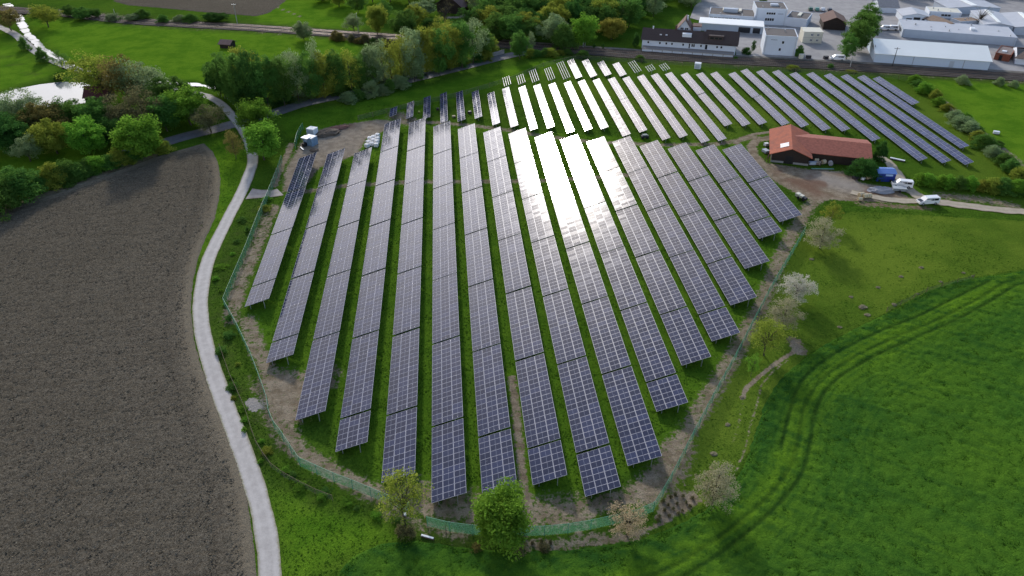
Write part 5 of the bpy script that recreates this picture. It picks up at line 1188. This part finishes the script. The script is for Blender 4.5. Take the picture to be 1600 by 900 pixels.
# stacked and scattered items
def crate(label, x, y, sx, sy, sz, mat, rz=0., nm='pallet_stack'):
    X, Y = gp(x, y); t = thing(nm, label, nm.replace('_', ' '), (X, Y, 0), rz); part(t, 'load', mat, (-sx, sx, -sy, sy, .15, sz)); part(t, 'pallet', BROWNR, (-sx-.05, sx+.05, -sy-.05, -sy*.5, 0, .14), (-sx-.05, sx+.05, sy*.5, sy+.05, 0, .14)); return t
crate('long white board stack on the grass right of the farm track bend', 1402, 250, 1.9, .3, .35, WHITE2, R(-38)); crate('grey board stack behind the blue wagon', 1375, 265, 1.6, .3, .5, GREYW, R(-15))
crate('dark covered pile at the yard edge left of the blue wagon', 1337, 279, .8, .6, .7, DARKM, .4); crate('pale wooden pallet stack left of the blue wagon', 1357, 279, .9, .6, .8, STRAW, .2); crate('small pale crate between dark pile and pallet stack', 1348, 281, .5, .4, .6, WHITE2, .7)
crate('white low crate against the barn cross wing', 1270, 257, 1.2, .5, .8, GREYW, rz=0.0); crate('grey junk pile left of the barn', 1196, 238, .7, .9, .8, GREYW, .3); crate('white barrel group left of the barn, farther one', 1197, 228, .6, .5, .9, WHITE2, .3)
crate('green plank stack on the yard in front of the barn', 1285, 265, 3.0, .25, .3, plain('green_plank', (.10, .22, .17), .7), R(-6)); crate('small yellow-green crate below the first small solar table', 655, 176, .3, .3, .5, plain('yellow_green_box', (.3, .36, .06), .7)); crate('dark reel between the fifth and sixth narrow rows', 734, 177, .5, .4, .7, DARKM, .5)
crate('pale crate between the fourth and fifth narrow rows', 709, 183, .5, .35, .5, STRAW, .2); crate('dark crate between the third and fourth narrow rows', 684, 172, .35, .3, .7, DARKM); crate('white pipe bundle on the earth near the gate', 472, 233, .15, 1.2, .3, WHITE2, .5, 'pipe_bundle')
crate('white log-like post lying on the grass by the dead stump', 668, 840, .9, .12, .3, WHITE2, -.4, 'post_bundle'); crate('white board beside the near young tree', 633, 806, .2, .2, .5, WHITE2, 0, 'post_bundle')
crate('black bins by the tall white block, left pair', 1263, 91, .8, .6, 1.1, DARKM, 0, 'bin'); crate('black bins by the white delivery van', 1290, 92, .8, .6, 1.1, DARKM, 0, 'bin'); crate('white cabinet at the foot of the tall white block', 1251, 92, .7, .6, 1.8, CREAM, 0, 'cabinet')
crate('small white trough on the meadow right of the slanting hedge', 1556, 209, .8, .5, .8, WHITE2, R(-30), 'trough')
# molehills on the pasture
MOLE = plain('molehill_soil', (.17, .15, .085), .95, var=.3)
for i, (x, y, s) in enumerate([(1268, 405, .8), (1348, 480, 1.3), (1355, 492, .9), (1408, 432, .7), (1372, 449, .7), (1440, 418, .8), (1330, 464, .7), (1397, 476, .9), (1312, 511, .7), (1434, 459, .5), (1470, 440, .6), (1505, 426, .6), (1520, 431, .5), (1159, 621, .6), (1137, 663, .7), (1115, 709, .8), (1276, 372, .6)]):
    X, Y = gp(x, y); mb = MB(); lump(mb, s*.6, s*.5, .25*s, 9, i, .45); tag(mb.build('molehill', MOLE, loc=(X, Y, -.06)), 'small bare earth molehill on the pasture right of the fence', 'molehill', 'molehills on the pasture')
# guard rail along the path bridge
gpz = smooth(W([(332, 150), (347, 158), (362, 172), (374, 186)]), 2.); t = thing('bridge_railing', 'thin dark railing on the right side of the path bridge', 'railing', (gpz[0][0]+1.8, gpz[0][1]+.6, 0)); mb = MB()
for i in range(len(gpz)-1):
    a = gpz[i]-gpz[0]; b = gpz[i+1]-gpz[0]; mb.tube((*a, 1.0), (*b, 1.0), .05)
mb.build('rail', DWOOD, t)
for i in range(len(gpz)): post('post', 1.0, .05, DWOOD, t, (*(gpz[i]-gpz[0]), 0))
